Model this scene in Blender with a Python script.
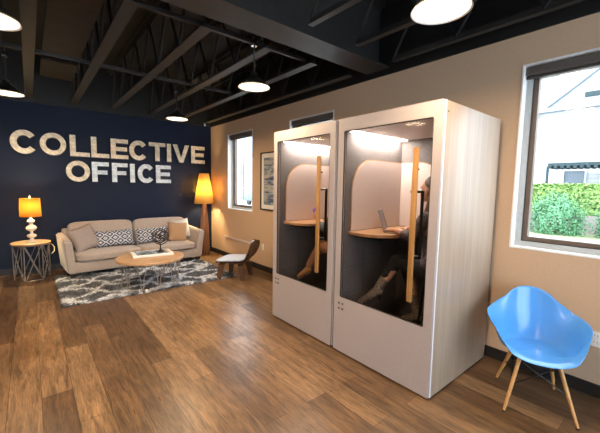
import bpy, bmesh, math, random
from mathutils import Vector, Matrix, Euler
random.seed(7)
S = bpy.context.scene
C = S.collection
for o in list(bpy.data.objects): bpy.data.objects.remove(o)
PI = math.pi
R = math.radians
# ------------------------------------------------------------------ camera
cd = bpy.data.cameras.new('camera'); cam = bpy.data.objects.new('camera', cd); C.objects.link(cam)
cd.sensor_width = 36; cd.sensor_fit = 'HORIZONTAL'; cd.lens = 326.66/600*36; cd.clip_start = .02; cd.clip_end = 300
_f = 326.66; yaw, pitch, roll = .6915, .0925, .0175
fw = Vector((math.sin(yaw)*math.cos(pitch), math.cos(yaw)*math.cos(pitch), -math.sin(pitch)))
r0 = Vector((math.cos(yaw), -math.sin(yaw), 0)); u0 = r0.cross(fw)
rr = r0*math.cos(roll)+u0*math.sin(roll); uu = u0*math.cos(roll)-r0*math.sin(roll)
m = Matrix((rr, uu, -fw)).transposed().to_4x4(); m.translation = Vector((0, 0, 1.5994))
cam.matrix_world = m
S.camera = cam
# ------------------------------------------------------------------ world, exposure
w = bpy.data.worlds.new('sky'); S.world = w; w.use_nodes = True
bg = w.node_tree.nodes['Background']; bg.inputs[0].default_value = (.80, .90, 1.0, 1); bg.inputs[1].default_value = 9.5
S.view_settings.view_transform = 'Standard'; S.view_settings.look = 'None'
S.view_settings.gamma = 1; S.view_settings.use_curve_mapping = False
S.view_settings.exposure = 0.0
sd = bpy.data.lights.new('sun', 'SUN'); sd.energy = 3.0; sd.angle = R(3); sd.color = (1, .95, .88)
so = bpy.data.objects.new('sun', sd); C.objects.link(so); so.rotation_euler = Vector((.8, .25, -.75)).to_track_quat('-Z', 'Y').to_euler()
PEND_W = 34.0      # pendant bulb watts
LED_W = 18.0
# added area lamp inside the unseen rear windows, standing in for their light
ad = bpy.data.lights.new('daylight_fill', 'AREA'); ad.shape = 'RECTANGLE'; ad.size = 5.2; ad.size_y = 1.9; ad.energy = 95; ad.color = (.46, .72, 1.0)
ao = bpy.data.objects.new('daylight_fill', ad); C.objects.link(ao); ao.location = (-.1, -3.44, 1.75); ao.rotation_euler = (R(90), 0, 0)

# ------------------------------------------------------------------ materials
MATS = {}
def mat(name, col=(.5, .5, .5), rough=.6, metal=0, spec=.5, **k):
    if name in MATS: return MATS[name]
    M = bpy.data.materials.new(name); M.use_nodes = True; MATS[name] = M
    b = M.node_tree.nodes['Principled BSDF']
    b.inputs['Base Color'].default_value = (*col, 1); b.inputs['Roughness'].default_value = rough
    b.inputs['Metallic'].default_value = metal; b.inputs['Specular IOR Level'].default_value = spec
    if 'emit' in k:
        b.inputs['Emission Color'].default_value = (*k['emit'], 1); b.inputs['Emission Strength'].default_value = k['es']
    if 'sheen' in k: b.inputs['Sheen Weight'].default_value = k['sheen']
    # every surface gets a little procedural variation
    nt = M.node_tree; N = nt.nodes; Lk = nt.links
    tc = N.new('ShaderNodeTexCoord'); nz = N.new('ShaderNodeTexNoise'); nz.inputs['Scale'].default_value = k.get('ns', 30)
    nz.inputs['Detail'].default_value = 4
    if 'stretch' in k:
        mp = N.new('ShaderNodeMapping'); mp.inputs['Scale'].default_value = k['stretch']; Lk.new(tc.outputs['Object'], mp.inputs[0]); Lk.new(mp.outputs[0], nz.inputs['Vector'])
    else: Lk.new(tc.outputs['Object'], nz.inputs['Vector'])
    v = k.get('var', .06)
    rp = N.new('ShaderNodeValToRGB'); rp.color_ramp.elements[0].position = .3; rp.color_ramp.elements[1].position = .7
    c2 = k.get('col2')
    rp.color_ramp.elements[0].color = (*( [x*(1-v) for x in col] if not c2 else c2), 1)
    rp.color_ramp.elements[1].color = (*[min(1, x*(1+v)) for x in col], 1)
    Lk.new(nz.outputs['Fac'], rp.inputs[0]); Lk.new(rp.outputs[0], b.inputs['Base Color'])
    if k.get('bump'):
        bp = N.new('ShaderNodeBump'); bp.inputs['Strength'].default_value = k['bump']; bp.inputs['Distance'].default_value = k.get('bd', .01)
        Lk.new(nz.outputs['Fac'], bp.inputs['Height']); Lk.new(bp.outputs[0], b.inputs['Normal'])
    return M
class NT:
    def __init__(s, name):
        s.M = bpy.data.materials.new(name); s.M.use_nodes = True; MATS[name] = s.M
        s.nt = s.M.node_tree; s.b = s.nt.nodes['Principled BSDF']; s.tc = s.n('TexCoord')
    def n(s, t, **k):
        x = s.nt.nodes.new('ShaderNode'+t)
        for a, v in k.items():
            if a.startswith('_'): setattr(x, a[1:], v)
            else: x.inputs[a.replace('__', ' ')].default_value = v
        return x
    def l(s, a, b): s.nt.links.new(a, b)
    def map(s, scale=(1, 1, 1), rot=(0, 0, 0), loc=(0, 0, 0)):
        mp = s.n('Mapping'); mp.inputs['Scale'].default_value = scale; mp.inputs['Rotation'].default_value = rot; mp.inputs['Location'].default_value = loc
        s.l(s.tc.outputs['Object'], mp.inputs[0]); return mp.outputs[0]
    def ma(s, op, a, b=None, c=None):
        x = s.n('Math', _operation=op)
        for i, v in enumerate((a, b, c)):
            if v is None: continue
            if isinstance(v, (int, float)): x.inputs[i].default_value = v
            else: s.l(v, x.inputs[i])
        return x.outputs[0]
    def ramp(s, fac, stops, interp='LINEAR'):
        r = s.n('ValToRGB'); e = r.color_ramp.elements; r.color_ramp.interpolation = interp
        while len(e) > 1: e.remove(e[-1])
        e[0].position = stops[0][0]; e[0].color = (*stops[0][1], 1)
        for p, c in stops[1:]: q = e.new(p); q.color = (*c, 1)
        s.l(fac, r.inputs[0]); return r.outputs[0]
    def mix(s, f, a, b, mode='MIX'):
        x = s.n('Mix', _data_type='RGBA', _blend_type=mode)
        for i, v in ((0, f), (6, a), (7, b)):
            if isinstance(v, (int, float)): x.inputs[i].default_value = v
            elif isinstance(v, tuple): x.inputs[i].default_value = (*v, 1)
            else: s.l(v, x.inputs[i])
        return x.outputs[2]
    def bump(s, h, st=.3, d=.01):
        x = s.n('Bump'); x.inputs['Strength'].default_value = st; x.inputs['Distance'].default_value = d
        s.l(h, x.inputs['Height']); s.l(x.outputs[0], s.b.inputs['Normal'])

# floor planks running along Y
t = NT('wood_floor')
v = t.map(rot=(0, 0, R(90)))
nzw = t.n('TexNoise', Scale=3.0, Detail=3.0); t.l(t.tc.outputs['Object'], nzw.inputs['Vector'])
bk = t.n('TexBrick', Scale=1.0); bk.offset = .37; bk.offset_frequency = 2
bk.inputs['Brick Width'].default_value = 1.25; bk.inputs['Row Height'].default_value = .19
bk.inputs['Mortar Size'].default_value = .0018; bk.inputs['Mortar Smooth'].default_value = .2; bk.inputs['Bias'].default_value = 0
bk.inputs['Color1'].default_value = (0, 0, 0, 1); bk.inputs['Color2'].default_value = (1, 1, 1, 1); bk.inputs['Mortar'].default_value = (.4, .4, .4, 1)
t.l(v, bk.inputs['Vector'])
g1 = t.n('TexNoise', Scale=1.0, Detail=8.0, Roughness=.6, Distortion=.8); t.l(t.map(scale=(24, 2.6, 1)), g1.inputs['Vector'])
g2 = t.n('TexNoise', Scale=1.0, Detail=6.0, Roughness=.6, Distortion=.6); t.l(t.map(scale=(120, 9, 1)), g2.inputs['Vector'])
g3 = t.n('TexNoise', Scale=2.2, Detail=3.0); t.l(t.map(), g3.inputs['Vector'])
base = t.ramp(bk.outputs['Color'], [(0, (.100, .056, .028)), (.35, (.140, .084, .043)), (.65, (.180, .110, .057)), (1, (.245, .156, .086))])
gr = t.ramp(g1.outputs['Fac'], [(.28, (.30, .26, .22)), (.42, (.75, .71, .67)), (.55, (1.08, 1.06, 1.02)), (.70, (1.5, 1.42, 1.28))])
c = t.mix(.9, base, gr, 'MULTIPLY')
gr2 = t.ramp(g2.outputs['Fac'], [(.3, (.4, .36, .32)), (.52, (1, 1, 1)), (.72, (1.4, 1.35, 1.28))])
c = t.mix(.8, c, gr2, 'MULTIPLY')
gr3 = t.ramp(g3.outputs['Fac'], [(.3, (.72, .69, .66)), (.7, (1.2, 1.18, 1.15))])
c = t.mix(.8, c, gr3, 'MULTIPLY')
c = t.mix(bk.outputs['Fac'], c, (.035, .018, .009))
t.l(c, t.b.inputs['Base Color'])
ro = t.ramp(g1.outputs['Fac'], [(.2, (.40, .40, .40)), (.8, (.25, .25, .25))]); t.l(ro, t.b.inputs['Roughness'])
hh = t.ma('SUBTRACT', t.ma('MULTIPLY', g2.outputs['Fac'], .25), bk.outputs['Fac']); t.bump(hh, .35, .004)
t.b.inputs['Specular IOR Level'].default_value = .6
# rug
t = NT('rug_shag')
nz = t.n('TexNoise', Scale=2.6, Detail=3.0); t.l(t.tc.outputs['Object'], nz.inputs['Vector'])
nz2 = t.n('TexNoise', Scale=34.0, Detail=4.0); t.l(t.tc.outputs['Object'], nz2.inputs['Vector'])
sx = t.n('SeparateXYZ'); t.l(t.tc.outputs['Object'], sx.inputs[0])
dn = t.ma('MULTIPLY', t.ma('SUBTRACT', nz.outputs['Fac'], .5), 1.5)
dn2 = t.ma('MULTIPLY', t.ma('SUBTRACT', nz2.outputs['Fac'], .5), .50)
ux = t.ma('ADD', t.ma('DIVIDE', sx.outputs[0], .66), dn); vy = t.ma('ADD', t.ma('DIVIDE', sx.outputs[1], .58), dn2)
a = t.ma('ADD', ux, vy); b_ = t.ma('SUBTRACT', ux, vy)
da = t.ma('ABSOLUTE', t.ma('SUBTRACT', t.ma('FRACT', a), .5)); db = t.ma('ABSOLUTE', t.ma('SUBTRACT', t.ma('FRACT', t.ma('ADD', b_, dn2)), .5))
ln = t.ma('MINIMUM', da, db)
pm = t.ramp(ln, [(.0, (.78, .83, .90)), (.06, (.56, .60, .66)), (.14, (.19, .205, .23)), (.30, (.075, .085, .105)), (.5, (.18, .185, .195))])
sp = t.n('TexNoise', Scale=70.0, Detail=5.0, Roughness=.8); t.l(t.tc.outputs['Object'], sp.inputs['Vector'])
cc = t.mix(.85, pm, t.ramp(sp.outputs['Fac'], [(.3, (.25, .25, .25)), (.5, (1, 1, 1)), (.72, (1.9, 1.85, 1.8))]), 'MULTIPLY')
t.l(cc, t.b.inputs['Base Color']); t.b.inputs['Roughness'].default_value = 1; t.b.inputs['Specular IOR Level'].default_value = .1
t.bump(sp.outputs['Fac'], 1, .02)
# wood factory
def wood(name, dark, light, stretch=(14, 14, 1.4), rough=.45, bump=.08):
    t = NT(name); t.b.inputs['Specular IOR Level'].default_value = .5 if name != 'oak_laminate' else .75; n1 = t.n('TexNoise', Scale=1.0, Detail=7.0, Roughness=.6, Distortion=1.0); t.l(t.map(scale=stretch), n1.inputs['Vector'])
    c = t.ramp(n1.outputs['Fac'], [(.28, dark), (.72, light)])
    t.l(c, t.b.inputs['Base Color']); t.b.inputs['Roughness'].default_value = rough; t.bump(n1.outputs['Fac'], bump, .004); return t.M
wood('oak_laminate', (.33, .235, .16), (.43, .33, .245), (14, 14, .6), .42, .004)
wood('handle_wood', (.30, .145, .04), (.44, .23, .075), (40, 40, 3), .4)
wood('desk_wood', (.34, .18, .08), (.50, .30, .15), (3, 20, 20), .3)
wood('table_wood', (.32, .185, .09), (.55, .36, .20), (3, 18, 18), .35)
wood('walnut', (.045, .022, .012), (.14, .07, .035), (8, 8, 20), .35)
wood('lamp_wood', (.14, .055, .02), (.30, .13, .05), (20, 20, 2), .3)
wood('beech_leg', (.50, .25, .08), (.66, .36, .13), (30, 30, 3), .4)
# patterned pillow
t = NT('ikat_fabric'); sx = t.n('SeparateXYZ'); t.l(t.tc.outputs['Object'], sx.inputs[0])
ux = t.ma('MULTIPLY', sx.outputs[0], 6.2); vy = t.ma('MULTIPLY', sx.outputs[2], 7.2)
du = t.ma('ABSOLUTE', t.ma('SUBTRACT', t.ma('FRACT', ux), .5)); dv = t.ma('ABSOLUTE', t.ma('SUBTRACT', t.ma('FRACT', vy), .5))
s_ = t.ma('ADD', du, dv)
wv = t.ma('SINE', t.ma('MULTIPLY', s_, 17.0))
t.l(t.ramp(t.ma('ADD', t.ma('MULTIPLY', wv, .5), .5), [(.45, (.025, .04, .085)), (.60, (.50, .51, .52))]), t.b.inputs['Base Color']); t.b.inputs['Roughness'].default_value = .9
# art print
t = NT('art_print'); n1 = t.n('TexNoise', Scale=1.0, Detail=8.0, Roughness=.7); t.l(t.map(scale=(1, 2.2, 9)), n1.inputs['Vector'])
n2 = t.n('TexNoise', Scale=1.0, Detail=5.0, Roughness=.7); t.l(t.map(scale=(1, 3, 26)), n2.inputs['Vector'])
f = t.ma('ADD', t.ma('MULTIPLY', n1.outputs['Fac'], .6), t.ma('MULTIPLY', n2.outputs['Fac'], .4))
t.l(t.ramp(f, [(.36, (.01, .012, .02)), (.44, (.05, .09, .20)), (.50, (.28, .33, .36)), (.55, (.55, .52, .46)), (.60, (.10, .20, .34)), (.68, (.65, .62, .55))]), t.b.inputs['Base Color'])
# siding
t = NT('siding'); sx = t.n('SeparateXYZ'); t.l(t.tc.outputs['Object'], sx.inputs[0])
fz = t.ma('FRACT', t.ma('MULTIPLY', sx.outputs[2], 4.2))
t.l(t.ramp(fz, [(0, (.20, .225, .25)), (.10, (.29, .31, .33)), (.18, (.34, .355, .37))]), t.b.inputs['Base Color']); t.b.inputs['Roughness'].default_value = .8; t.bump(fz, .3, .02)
t = NT('brick_low'); bk = t.n('TexBrick', Scale=1.0); t.l(t.map(rot=(R(90), 0, R(90))), bk.inputs['Vector'])
bk.inputs['Brick Width'].default_value = .5; bk.inputs['Row Height'].default_value = .16; bk.inputs['Mortar Size'].default_value = .012
bk.inputs['Color1'].default_value = (.16, .11, .10, 1); bk.inputs['Color2'].default_value = (.21, .16, .15, 1); bk.inputs['Mortar'].default_value = (.25, .24, .23, 1)
t.l(bk.outputs['Color'], t.b.inputs['Base Color']); t.b.inputs['Roughness'].default_value = .9
t = NT('blue_brick'); bk = t.n('TexBrick', Scale=1.0); t.l(t.map(rot=(R(90), 0, R(90))), bk.inputs['Vector'])
bk.inputs['Brick Width'].default_value = 3; bk.inputs['Row Height'].default_value = .3; bk.inputs['Mortar Size'].default_value = .05
bk.inputs['Color1'].default_value = (.16, .26, .34, 1); bk.inputs['Color2'].default_value = (.22, .32, .40, 1); bk.inputs['Mortar'].default_value = (.5, .55, .6, 1)
t.l(bk.outputs['Color'], t.b.inputs['Base Color']); t.b.inputs['Roughness'].default_value = .9
# felt
t = NT('felt'); n1 = t.n('TexNoise', Scale=90.0, Detail=5.0, Roughness=.7); t.l(t.tc.outputs['Object'], n1.inputs['Vector'])
t.l(t.ramp(n1.outputs['Fac'], [(.35, (.085, .080, .080)), (.65, (.22, .205, .20))]), t.b.inputs['Base Color']); t.b.inputs['Roughness'].default_value = .95; t.bump(n1.outputs['Fac'], .3, .003)
# metal letters
def lettermat(name, a, b):
    t = NT(name); n1 = t.n('TexNoise', Scale=14.0, Detail=7.0, Roughness=.7); t.l(t.tc.outputs['Object'], n1.inputs['Vector'])
    t.l(t.ramp(n1.outputs['Fac'], [(.3, a), (.65, b)]), t.b.inputs['Base Color']); t.b.inputs['Metallic'].default_value = .35; t.b.inputs['Roughness'].default_value = .45; return t.M
lettermat('letter_cream', (.34, .27, .18), (.76, .65, .48)); lettermat('letter_zinc', (.34, .38, .40), (.72, .77, .78))
def glass(name, tint=(1, 1, 1), refl=.003, rough=.0):
    M = bpy.data.materials.new(name); M.use_nodes = True; MATS[name] = M; nt = M.node_tree; nt.nodes.remove(nt.nodes['Principled BSDF'])
    tr = nt.nodes.new('ShaderNodeBsdfTransparent'); tr.inputs[0].default_value = (*tint, 1)
    gl = nt.nodes.new('ShaderNodeBsdfGlossy'); gl.inputs['Roughness'].default_value = rough
    lw = nt.nodes.new('ShaderNodeLayerWeight'); lw.inputs[0].default_value = .5
    p5 = nt.nodes.new('ShaderNodeMath'); p5.operation = 'POWER'; p5.inputs[1].default_value = 5; nt.links.new(lw.outputs['Facing'], p5.inputs[0])
    fr = nt.nodes.new('ShaderNodeMath'); fr.operation = 'MULTIPLY_ADD'; fr.inputs[1].default_value = .85; fr.inputs[2].default_value = refl; nt.links.new(p5.outputs[0], fr.inputs[0])
    mx = nt.nodes.new('ShaderNodeMixShader'); nt.links.new(fr.outputs[0], mx.inputs[0]); nt.links.new(tr.outputs[0], mx.inputs[1]); nt.links.new(gl.outputs[0], mx.inputs[2])
    nt.links.new(mx.outputs[0], nt.nodes['Material Output'].inputs[0]); return M
glass('window_glass'); glass('booth_glass', (.86, .84, .83))
def shade(name, col):
    M = bpy.data.materials.new(name); M.use_nodes = True; MATS[name] = M; nt = M.node_tree; nt.nodes.remove(nt.nodes['Principled BSDF'])
    tr = nt.nodes.new('ShaderNodeBsdfTranslucent'); df = nt.nodes.new('ShaderNodeBsdfDiffuse'); mx = nt.nodes.new('ShaderNodeMixShader'); mx.inputs[0].default_value = .3
    tc = nt.nodes.new('ShaderNodeTexCoord'); nz = nt.nodes.new('ShaderNodeTexNoise'); nz.inputs['Scale'].default_value = 120
    rp = nt.nodes.new('ShaderNodeValToRGB'); rp.color_ramp.elements[0].color = (*[x*.93 for x in col], 1); rp.color_ramp.elements[1].color = (*col, 1)
    nt.links.new(tc.outputs['Object'], nz.inputs[0]); nt.links.new(nz.outputs['Fac'], rp.inputs[0])
    for x in (tr, df): nt.links.new(rp.outputs[0], x.inputs[0])
    nt.links.new(tr.outputs[0], mx.inputs[1]); nt.links.new(df.outputs[0], mx.inputs[2]); nt.links.new(mx.outputs[0], nt.nodes['Material Output'].inputs[0]); return M
shade('shade_amber', (.98, .62, .16)); shade('shade_yellow', (.98, .74, .28))

mat('tan_wall', (.56, .39, .255), .75, ns=60, var=.03, bump=.04)
mat('navy_wall', (.0030, .0088, .030), .6, 0, .25, ns=60, var=.05, bump=.03)
mat('white_paint', (.80, .80, .78), .5, var=.02)
mat('grey_wall', (.42, .40, .38), .8)
mat('black_paint', (.004, .0038, .0036), .6)
mat('black_steel', (.019, .0175, .016), .55, ns=12, var=.2)
mat('deck_black', (.006, .005, .005), .8, ns=8, var=.3)
mat('deck_panel', (.024, .018, .013), .8, ns=5, var=.15)
mat('baseboard_black', (.014, .012, .011), .5)
mat('alu_frame', (.42, .45, .46), .4, .0, var=.05)
mat('dark_frame', (.06, .055, .05), .45, .3)
mat('sash_brown', (.13, .095, .075), .45); mat('blind', (.10, .085, .075), .7, ns=80, var=.1)
mat('booth_white', (.39, .35, .35), .42, var=.02)
mat('edge_white', (.80, .82, .84), .3, var=.02)
mat('nook_white', (.62, .53, .49), .45, var=.02)
mat('booth_ceiling', (.62, .55, .52), .5, var=.02)
mat('booth_dark', (.02, .02, .022), .7)
mat('sofa_fabric', (.37, .305, .255), .9, ns=60, var=.14, bump=.15, sheen=.3)
mat('pillow_beige', (.29, .24, .21), .95, ns=140, var=.2, bump=.2)
mat('pillow_tan', (.36, .21, .11), .9, ns=120, var=.12, bump=.2)
mat('pillow_pale', (.55, .53, .50), .9, ns=120, var=.15, bump=.2)
mat('leg_dark', (.02, .014, .01), .4)
mat('silver_wire', (.48, .46, .43), .28, .9, ns=20, var=.15)
mat('gold_metal', (.75, .50, .22), .3, .9)
mat('bronze_dark', (.035, .027, .022), .4, .6, ns=40, var=.3)
mat('pearl', (.78, .70, .58), .18, .15, ns=20, var=.06)
mat('paper_white', (.78, .76, .72), .6, var=.02)
t = NT('book_photo'); n1 = t.n('TexNoise', Scale=9.0, Detail=5.0); t.l(t.tc.outputs['Object'], n1.inputs['Vector'])
t.l(t.ramp(n1.outputs['Fac'], [(.35, (.04, .05, .05)), (.47, (.22, .27, .26)), (.54, (.08, .20, .42)), (.62, (.45, .50, .52))]), t.b.inputs['Base Color']); t.b.inputs['Roughness'].default_value = .25
mat('cushion_blue', (.50, .57, .70), .9, ns=60, var=.05, bump=.1)
mat('blue_plastic', (.085, .33, .78), .25, var=.02)
mat('black_wire', (.01, .01, .01), .4, .4)
mat('rubber', (.015, .015, .015), .8)
mat('pend_outer', (.035, .033, .03), .35, .6)
mat('pend_inner', (.85, .83, .80), .5)
mat('pend_lens', (.9, .88, .8), .5, emit=(1.0, .80, .55), es=2.6)
mat('led_lens', (.9, .9, .9), .5, emit=(1.0, .90, .80), es=14.0)
mat('bulb_glow', (.9, .9, .8), .5, emit=(1.0, .72, .35), es=12.0)
mat('chrome', (.7, .7, .7), .15, 1)
mat('skin', (.52, .29, .19), .5, var=.04); mat('skin_tan', (.42, .22, .13), .5, var=.04)
mat('hair_brown', (.09, .045, .022), .5, ns=40, var=.4, stretch=(60, 60, 4), bump=.4)
mat('hair_dark', (.02, .012, .008), .5, ns=40, var=.4, stretch=(60, 60, 4), bump=.4)
mat('blouse', (.02, .024, .045), .85, ns=26, col2=(.16, .13, .13), var=.1)
mat('denim', (.010, .011, .015), .9, ns=90, var=.2)
mat('snakeskin', (.24, .20, .16), .5, ns=55, col2=(.07, .06, .05), var=.1, bump=.3)
mat('tan_trouser', (.33, .17, .10), .9, ns=80, var=.1)
mat('shirt_grey', (.08, .09, .11), .9)
mat('tan_leather', (.40, .20, .07), .5)
mat('lips', (.38, .10, .09), .4); mat('eye_white', (.8, .8, .78), .3); mat('eye_dark', (.02, .015, .01), .2)
mat('purple', (.22, .12, .55), .4); mat('white_plastic', (.75, .73, .70), .4)
mat('laptop_grey', (.36, .36, .37), .35, .7); mat('screen_dark', (.10, .11, .13), .25); mat('key_black', (.03, .03, .03), .6)
mat('grass', (.16, .19, .10), .95, ns=12, var=.15); mat('sidewalk', (.40, .39, .38), .9, ns=8, var=.05); mat('asphalt', (.45, .45, .46), .95)
mat('hedge_leaf', (.22, .36, .09), .7, ns=9, col2=(.06, .13, .04), var=.2); mat('shrub_leaf', (.10, .26, .12), .7, ns=9, col2=(.03, .11, .06), var=.2)
mat('house_white', (.36, .375, .39), .8, var=.03); mat('roof_grey', (.20, .235, .27), .9, ns=12); mat('pane_blue', (.07, .10, .13), .2); mat('trellis_teal', (.012, .030, .036), .8, ns=9, var=.6)
mat('trunk', (.10, .06, .04), .9)

# ------------------------------------------------------------------ mesh helpers
def BM(): return bmesh.new()
def box(bm, c, s, rot=None, bev=0, seg=2, taper=None):
    ret = bmesh.ops.create_cube(bm, size=1); vs = ret['verts']
    for v in vs:
        if taper and v.co.z > 0: v.co.x *= taper; v.co.y *= taper
        v.co = Vector((v.co.x*s[0], v.co.y*s[1], v.co.z*s[2]))
    if bev:
        es = list({e for v in vs for e in v.link_edges})
        r = bmesh.ops.bevel(bm, geom=es, offset=bev, segments=seg, affect='EDGES', profile=.5)
        vs = list({v for f in r['faces'] for v in f.verts} | {v for v in vs if v.is_valid})
    M = Matrix.Translation(c) @ (Euler(rot).to_matrix().to_4x4() if rot else Matrix())
    bmesh.ops.transform(bm, matrix=M, verts=vs); return vs
def bx(bm, x0, x1, y0, y1, z0, z1, bev=0): return box(bm, ((x0+x1)/2, (y0+y1)/2, (z0+z1)/2), (x1-x0, y1-y0, z1-z0), bev=bev)
def tube(bm, pts, r, n=8, closed=False, rend=None):
    pts = [Vector(p) for p in pts]; k = len(pts); rings = []
    up = None
    for i, p in enumerate(pts):
        if closed: d = pts[(i+1) % k]-pts[i-1]
        else: d = pts[min(i+1, k-1)]-pts[max(i-1, 0)]
        d.normalize()
        if up is None: up = Vector((0, 0, 1)) if abs(d.z) < .9 else Vector((1, 0, 0))
        s = d.cross(up); s.normalize(); up = s.cross(d); up.normalize()
        rad = r if rend is None else r+(rend-r)*i/max(1, k-1)
        if isinstance(r, (list, tuple)): rad = r[i]
        rings.append([bm.verts.new(p+(s*math.cos(2*PI*j/n)+up*math.sin(2*PI*j/n))*rad) for j in range(n)])
    for i in range(k if closed else k-1):
        A, B = rings[i], rings[(i+1) % k]
        for j in range(n): bm.faces.new((A[j], A[(j+1) % n], B[(j+1) % n], B[j]))
    if not closed: bm.faces.new(rings[0][::-1]); bm.faces.new(rings[-1])
def lathe(bm, prof, c=(0, 0, 0), n=32, cap=True, sq=(1, 1)):
    rings = []
    for r, z in prof: rings.append([bm.verts.new((c[0]+sq[0]*r*math.cos(2*PI*j/n), c[1]+sq[1]*r*math.sin(2*PI*j/n), c[2]+z)) for j in range(n)])
    for A, B in zip(rings, rings[1:]):
        for j in range(n): bm.faces.new((A[j], A[(j+1) % n], B[(j+1) % n], B[j]))
    if cap: bm.faces.new(rings[0][::-1]); bm.faces.new(rings[-1])
def prism(bm, poly, d, f):
    """poly: 2d points; f maps (a, b, depth) to 3d"""
    A = [bm.verts.new(f(a, b, 0)) for a, b in poly]; B = [bm.verts.new(f(a, b, d)) for a, b in poly]; n = len(poly)
    bm.faces.new(A[::-1]); bm.faces.new(B)
    for i in range(n): bm.faces.new((A[i], A[(i+1) % n], B[(i+1) % n], B[i]))
def ringprism(bm, outer, inner, d, f):
    n = len(outer)
    Q = [[bm.verts.new(f(a, b, z)) for a, b in P] for P in (outer, inner) for z in (0, d)]
    oA, oB, iA, iB = Q
    for i in range(n):
        j = (i+1) % n
        bm.faces.new((oA[i], oA[j], oB[j], oB[i])); bm.faces.new((iA[j], iA[i], iB[i], iB[j]))
        bm.faces.new((oB[i], oB[j], iB[j], iB[i])); bm.faces.new((oA[j], oA[i], iA[i], iA[j]))
def rrect(x0, x1, y0, y1, r, n=6):
    out = []
    for cx, cy, a0 in ((x1-r, y1-r, 0), (x0+r, y1-r, 90), (x0+r, y0+r, 180), (x1-r, y0+r, 270)):
        for i in range(n+1): a = R(a0+90*i/n); out.append((cx+r*math.cos(a), cy+r*math.sin(a)))
    return out
def obj(name, bm, m, parent=None, loc=None, rot=None, ang=35, mods=()):
    me = bpy.data.meshes.new(name); bmesh.ops.recalc_face_normals(bm, faces=bm.faces[:]); bm.to_mesh(me); bm.free()
    me.materials.append(MATS[m] if isinstance(m, str) else m)
    if ang is not None and len(me.polygons):
        me.polygons.foreach_set('use_smooth', [True]*len(me.polygons)); me.set_sharp_from_angle(angle=R(ang))
    o = bpy.data.objects.new(name, me); C.objects.link(o)
    if parent: o.parent = parent
    if loc: o.location = loc
    if rot: o.rotation_euler = rot
    return o
def subsurf(o, n=2):
    m = o.modifiers.new('s', 'SUBSURF'); m.levels = n; m.render_levels = n; return o
def tag(o, label, cat=None, group=None, kind=None):
    if label: o['label'] = label
    if cat: o['category'] = cat
    if group: o['group'] = group
    if kind: o['kind'] = kind
    return o
def thing(name, label, cat, loc=(0, 0, 0), rz=0, group=None):
    o = bpy.data.objects.new(name, None); C.objects.link(o); o.location = loc; o.rotation_euler = (0, 0, rz); o.empty_display_size = .1
    return tag(o, label, cat, group)
def struct(name, bm, m, label=None, cat=None): return tag(obj(name, bm, m), label, cat, kind='structure')
def copy_tree(o, parent=None):
    c = o.copy(); C.objects.link(c); c.parent = parent
    for ch in list(o.children): copy_tree(ch, c)
    return c
def plight(name, loc, watts, col, rad=.04, parent=None):
    l = bpy.data.lights.new(name, 'POINT'); l.energy = watts; l.color = col; l.shadow_soft_size = rad
    o = bpy.data.objects.new(name, l); C.objects.link(o); o.location = loc
    if parent: o.parent = parent
    return o

# ------------------------------------------------------------------ room shell
XW, YB, H, DZ = 3.347, 7.3825, 2.935, 3.75
XL, YF = -4.2, -3.5
def holed_wall(name, m, plane, u0, u1, z0, z1, holes, thick):
    """plane 'x+' : wall at x=XW thick outwards; 'y-': wall at y=YF"""
    bm = BM()
    def add(a0, a1, b0, b1):
        if a1-a0 < 1e-4 or b1-b0 < 1e-4: return
        if plane == 'x+': bx(bm, XW, XW+thick, a0, a1, b0, b1)
        else: bx(bm, a0, a1, YF-thick, YF, b0, b1)
    cur = u0
    for h0, h1, hz0, hz1 in sorted(holes):
        add(cur, h0, z0, z1); add(h0, h1, z0, hz0); add(h0, h1, hz1, z1); cur = h1
    add(cur, u1, z0, z1)
    return struct(name, bm, m)
WZ0, WZ1 = 1.082, 2.674
WINS = [(5.502, 6.523), (3.33, 4.348), (.028, 1.047), (-2.14, -1.12)]  # last one is unseen, added to light the booth side and blue chair
holed_wall('wall_right', 'tan_wall', 'x+', YF, YB, 0, H, [(a, b, WZ0, WZ1) for a, b in WINS], .22)
bm = BM(); bx(bm, XL-.2, XW+.22, YB, YB+.2, 0, DZ); struct('wall_back', bm, 'navy_wall')
bm = BM(); bx(bm, XL-.2, XL, YF, YB, 0, DZ); struct('wall_left', bm, 'grey_wall')
FW = [(-3.0, -1.1, .8, 2.7), (-.7, 1.2, .8, 2.7), (1.6, 3.0, .8, 2.7)]  # unseen rear windows, added so cool outside light comes in
holed_wall('wall_front', 'grey_wall', 'y-', XL-.2, XW+.22, 0, DZ, FW, .2)
bm = BM(); bx(bm, XL-.2, XW+.22, YF-.2, YB+.2, -.15, 0); struct('floor', bm, 'wood_floor')
bm = BM(); bx(bm, XL-.2, XW+.22, YF-.2, YB+.2, DZ, DZ+.1); struct('ceiling', bm, 'deck_black')
bm = BM(); bx(bm, XW-.02, XW+.22, YF, YB, H, DZ); struct('trim_1', bm, 'black_paint')
bm = BM(); bx(bm, XL, XW-.02, YB-.02, YB, H+.01, DZ); struct('trim_2', bm, 'black_paint')
bm = BM(); bx(bm, XW-.014, XW, YF, YB-.014, 0, .10); struct('baseboard_right', bm, 'baseboard_black')
bm = BM(); bx(bm, XL, XW-.014, YB-.014, YB, 0, .10); struct('baseboard_back', bm, 'baseboard_black')
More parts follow.
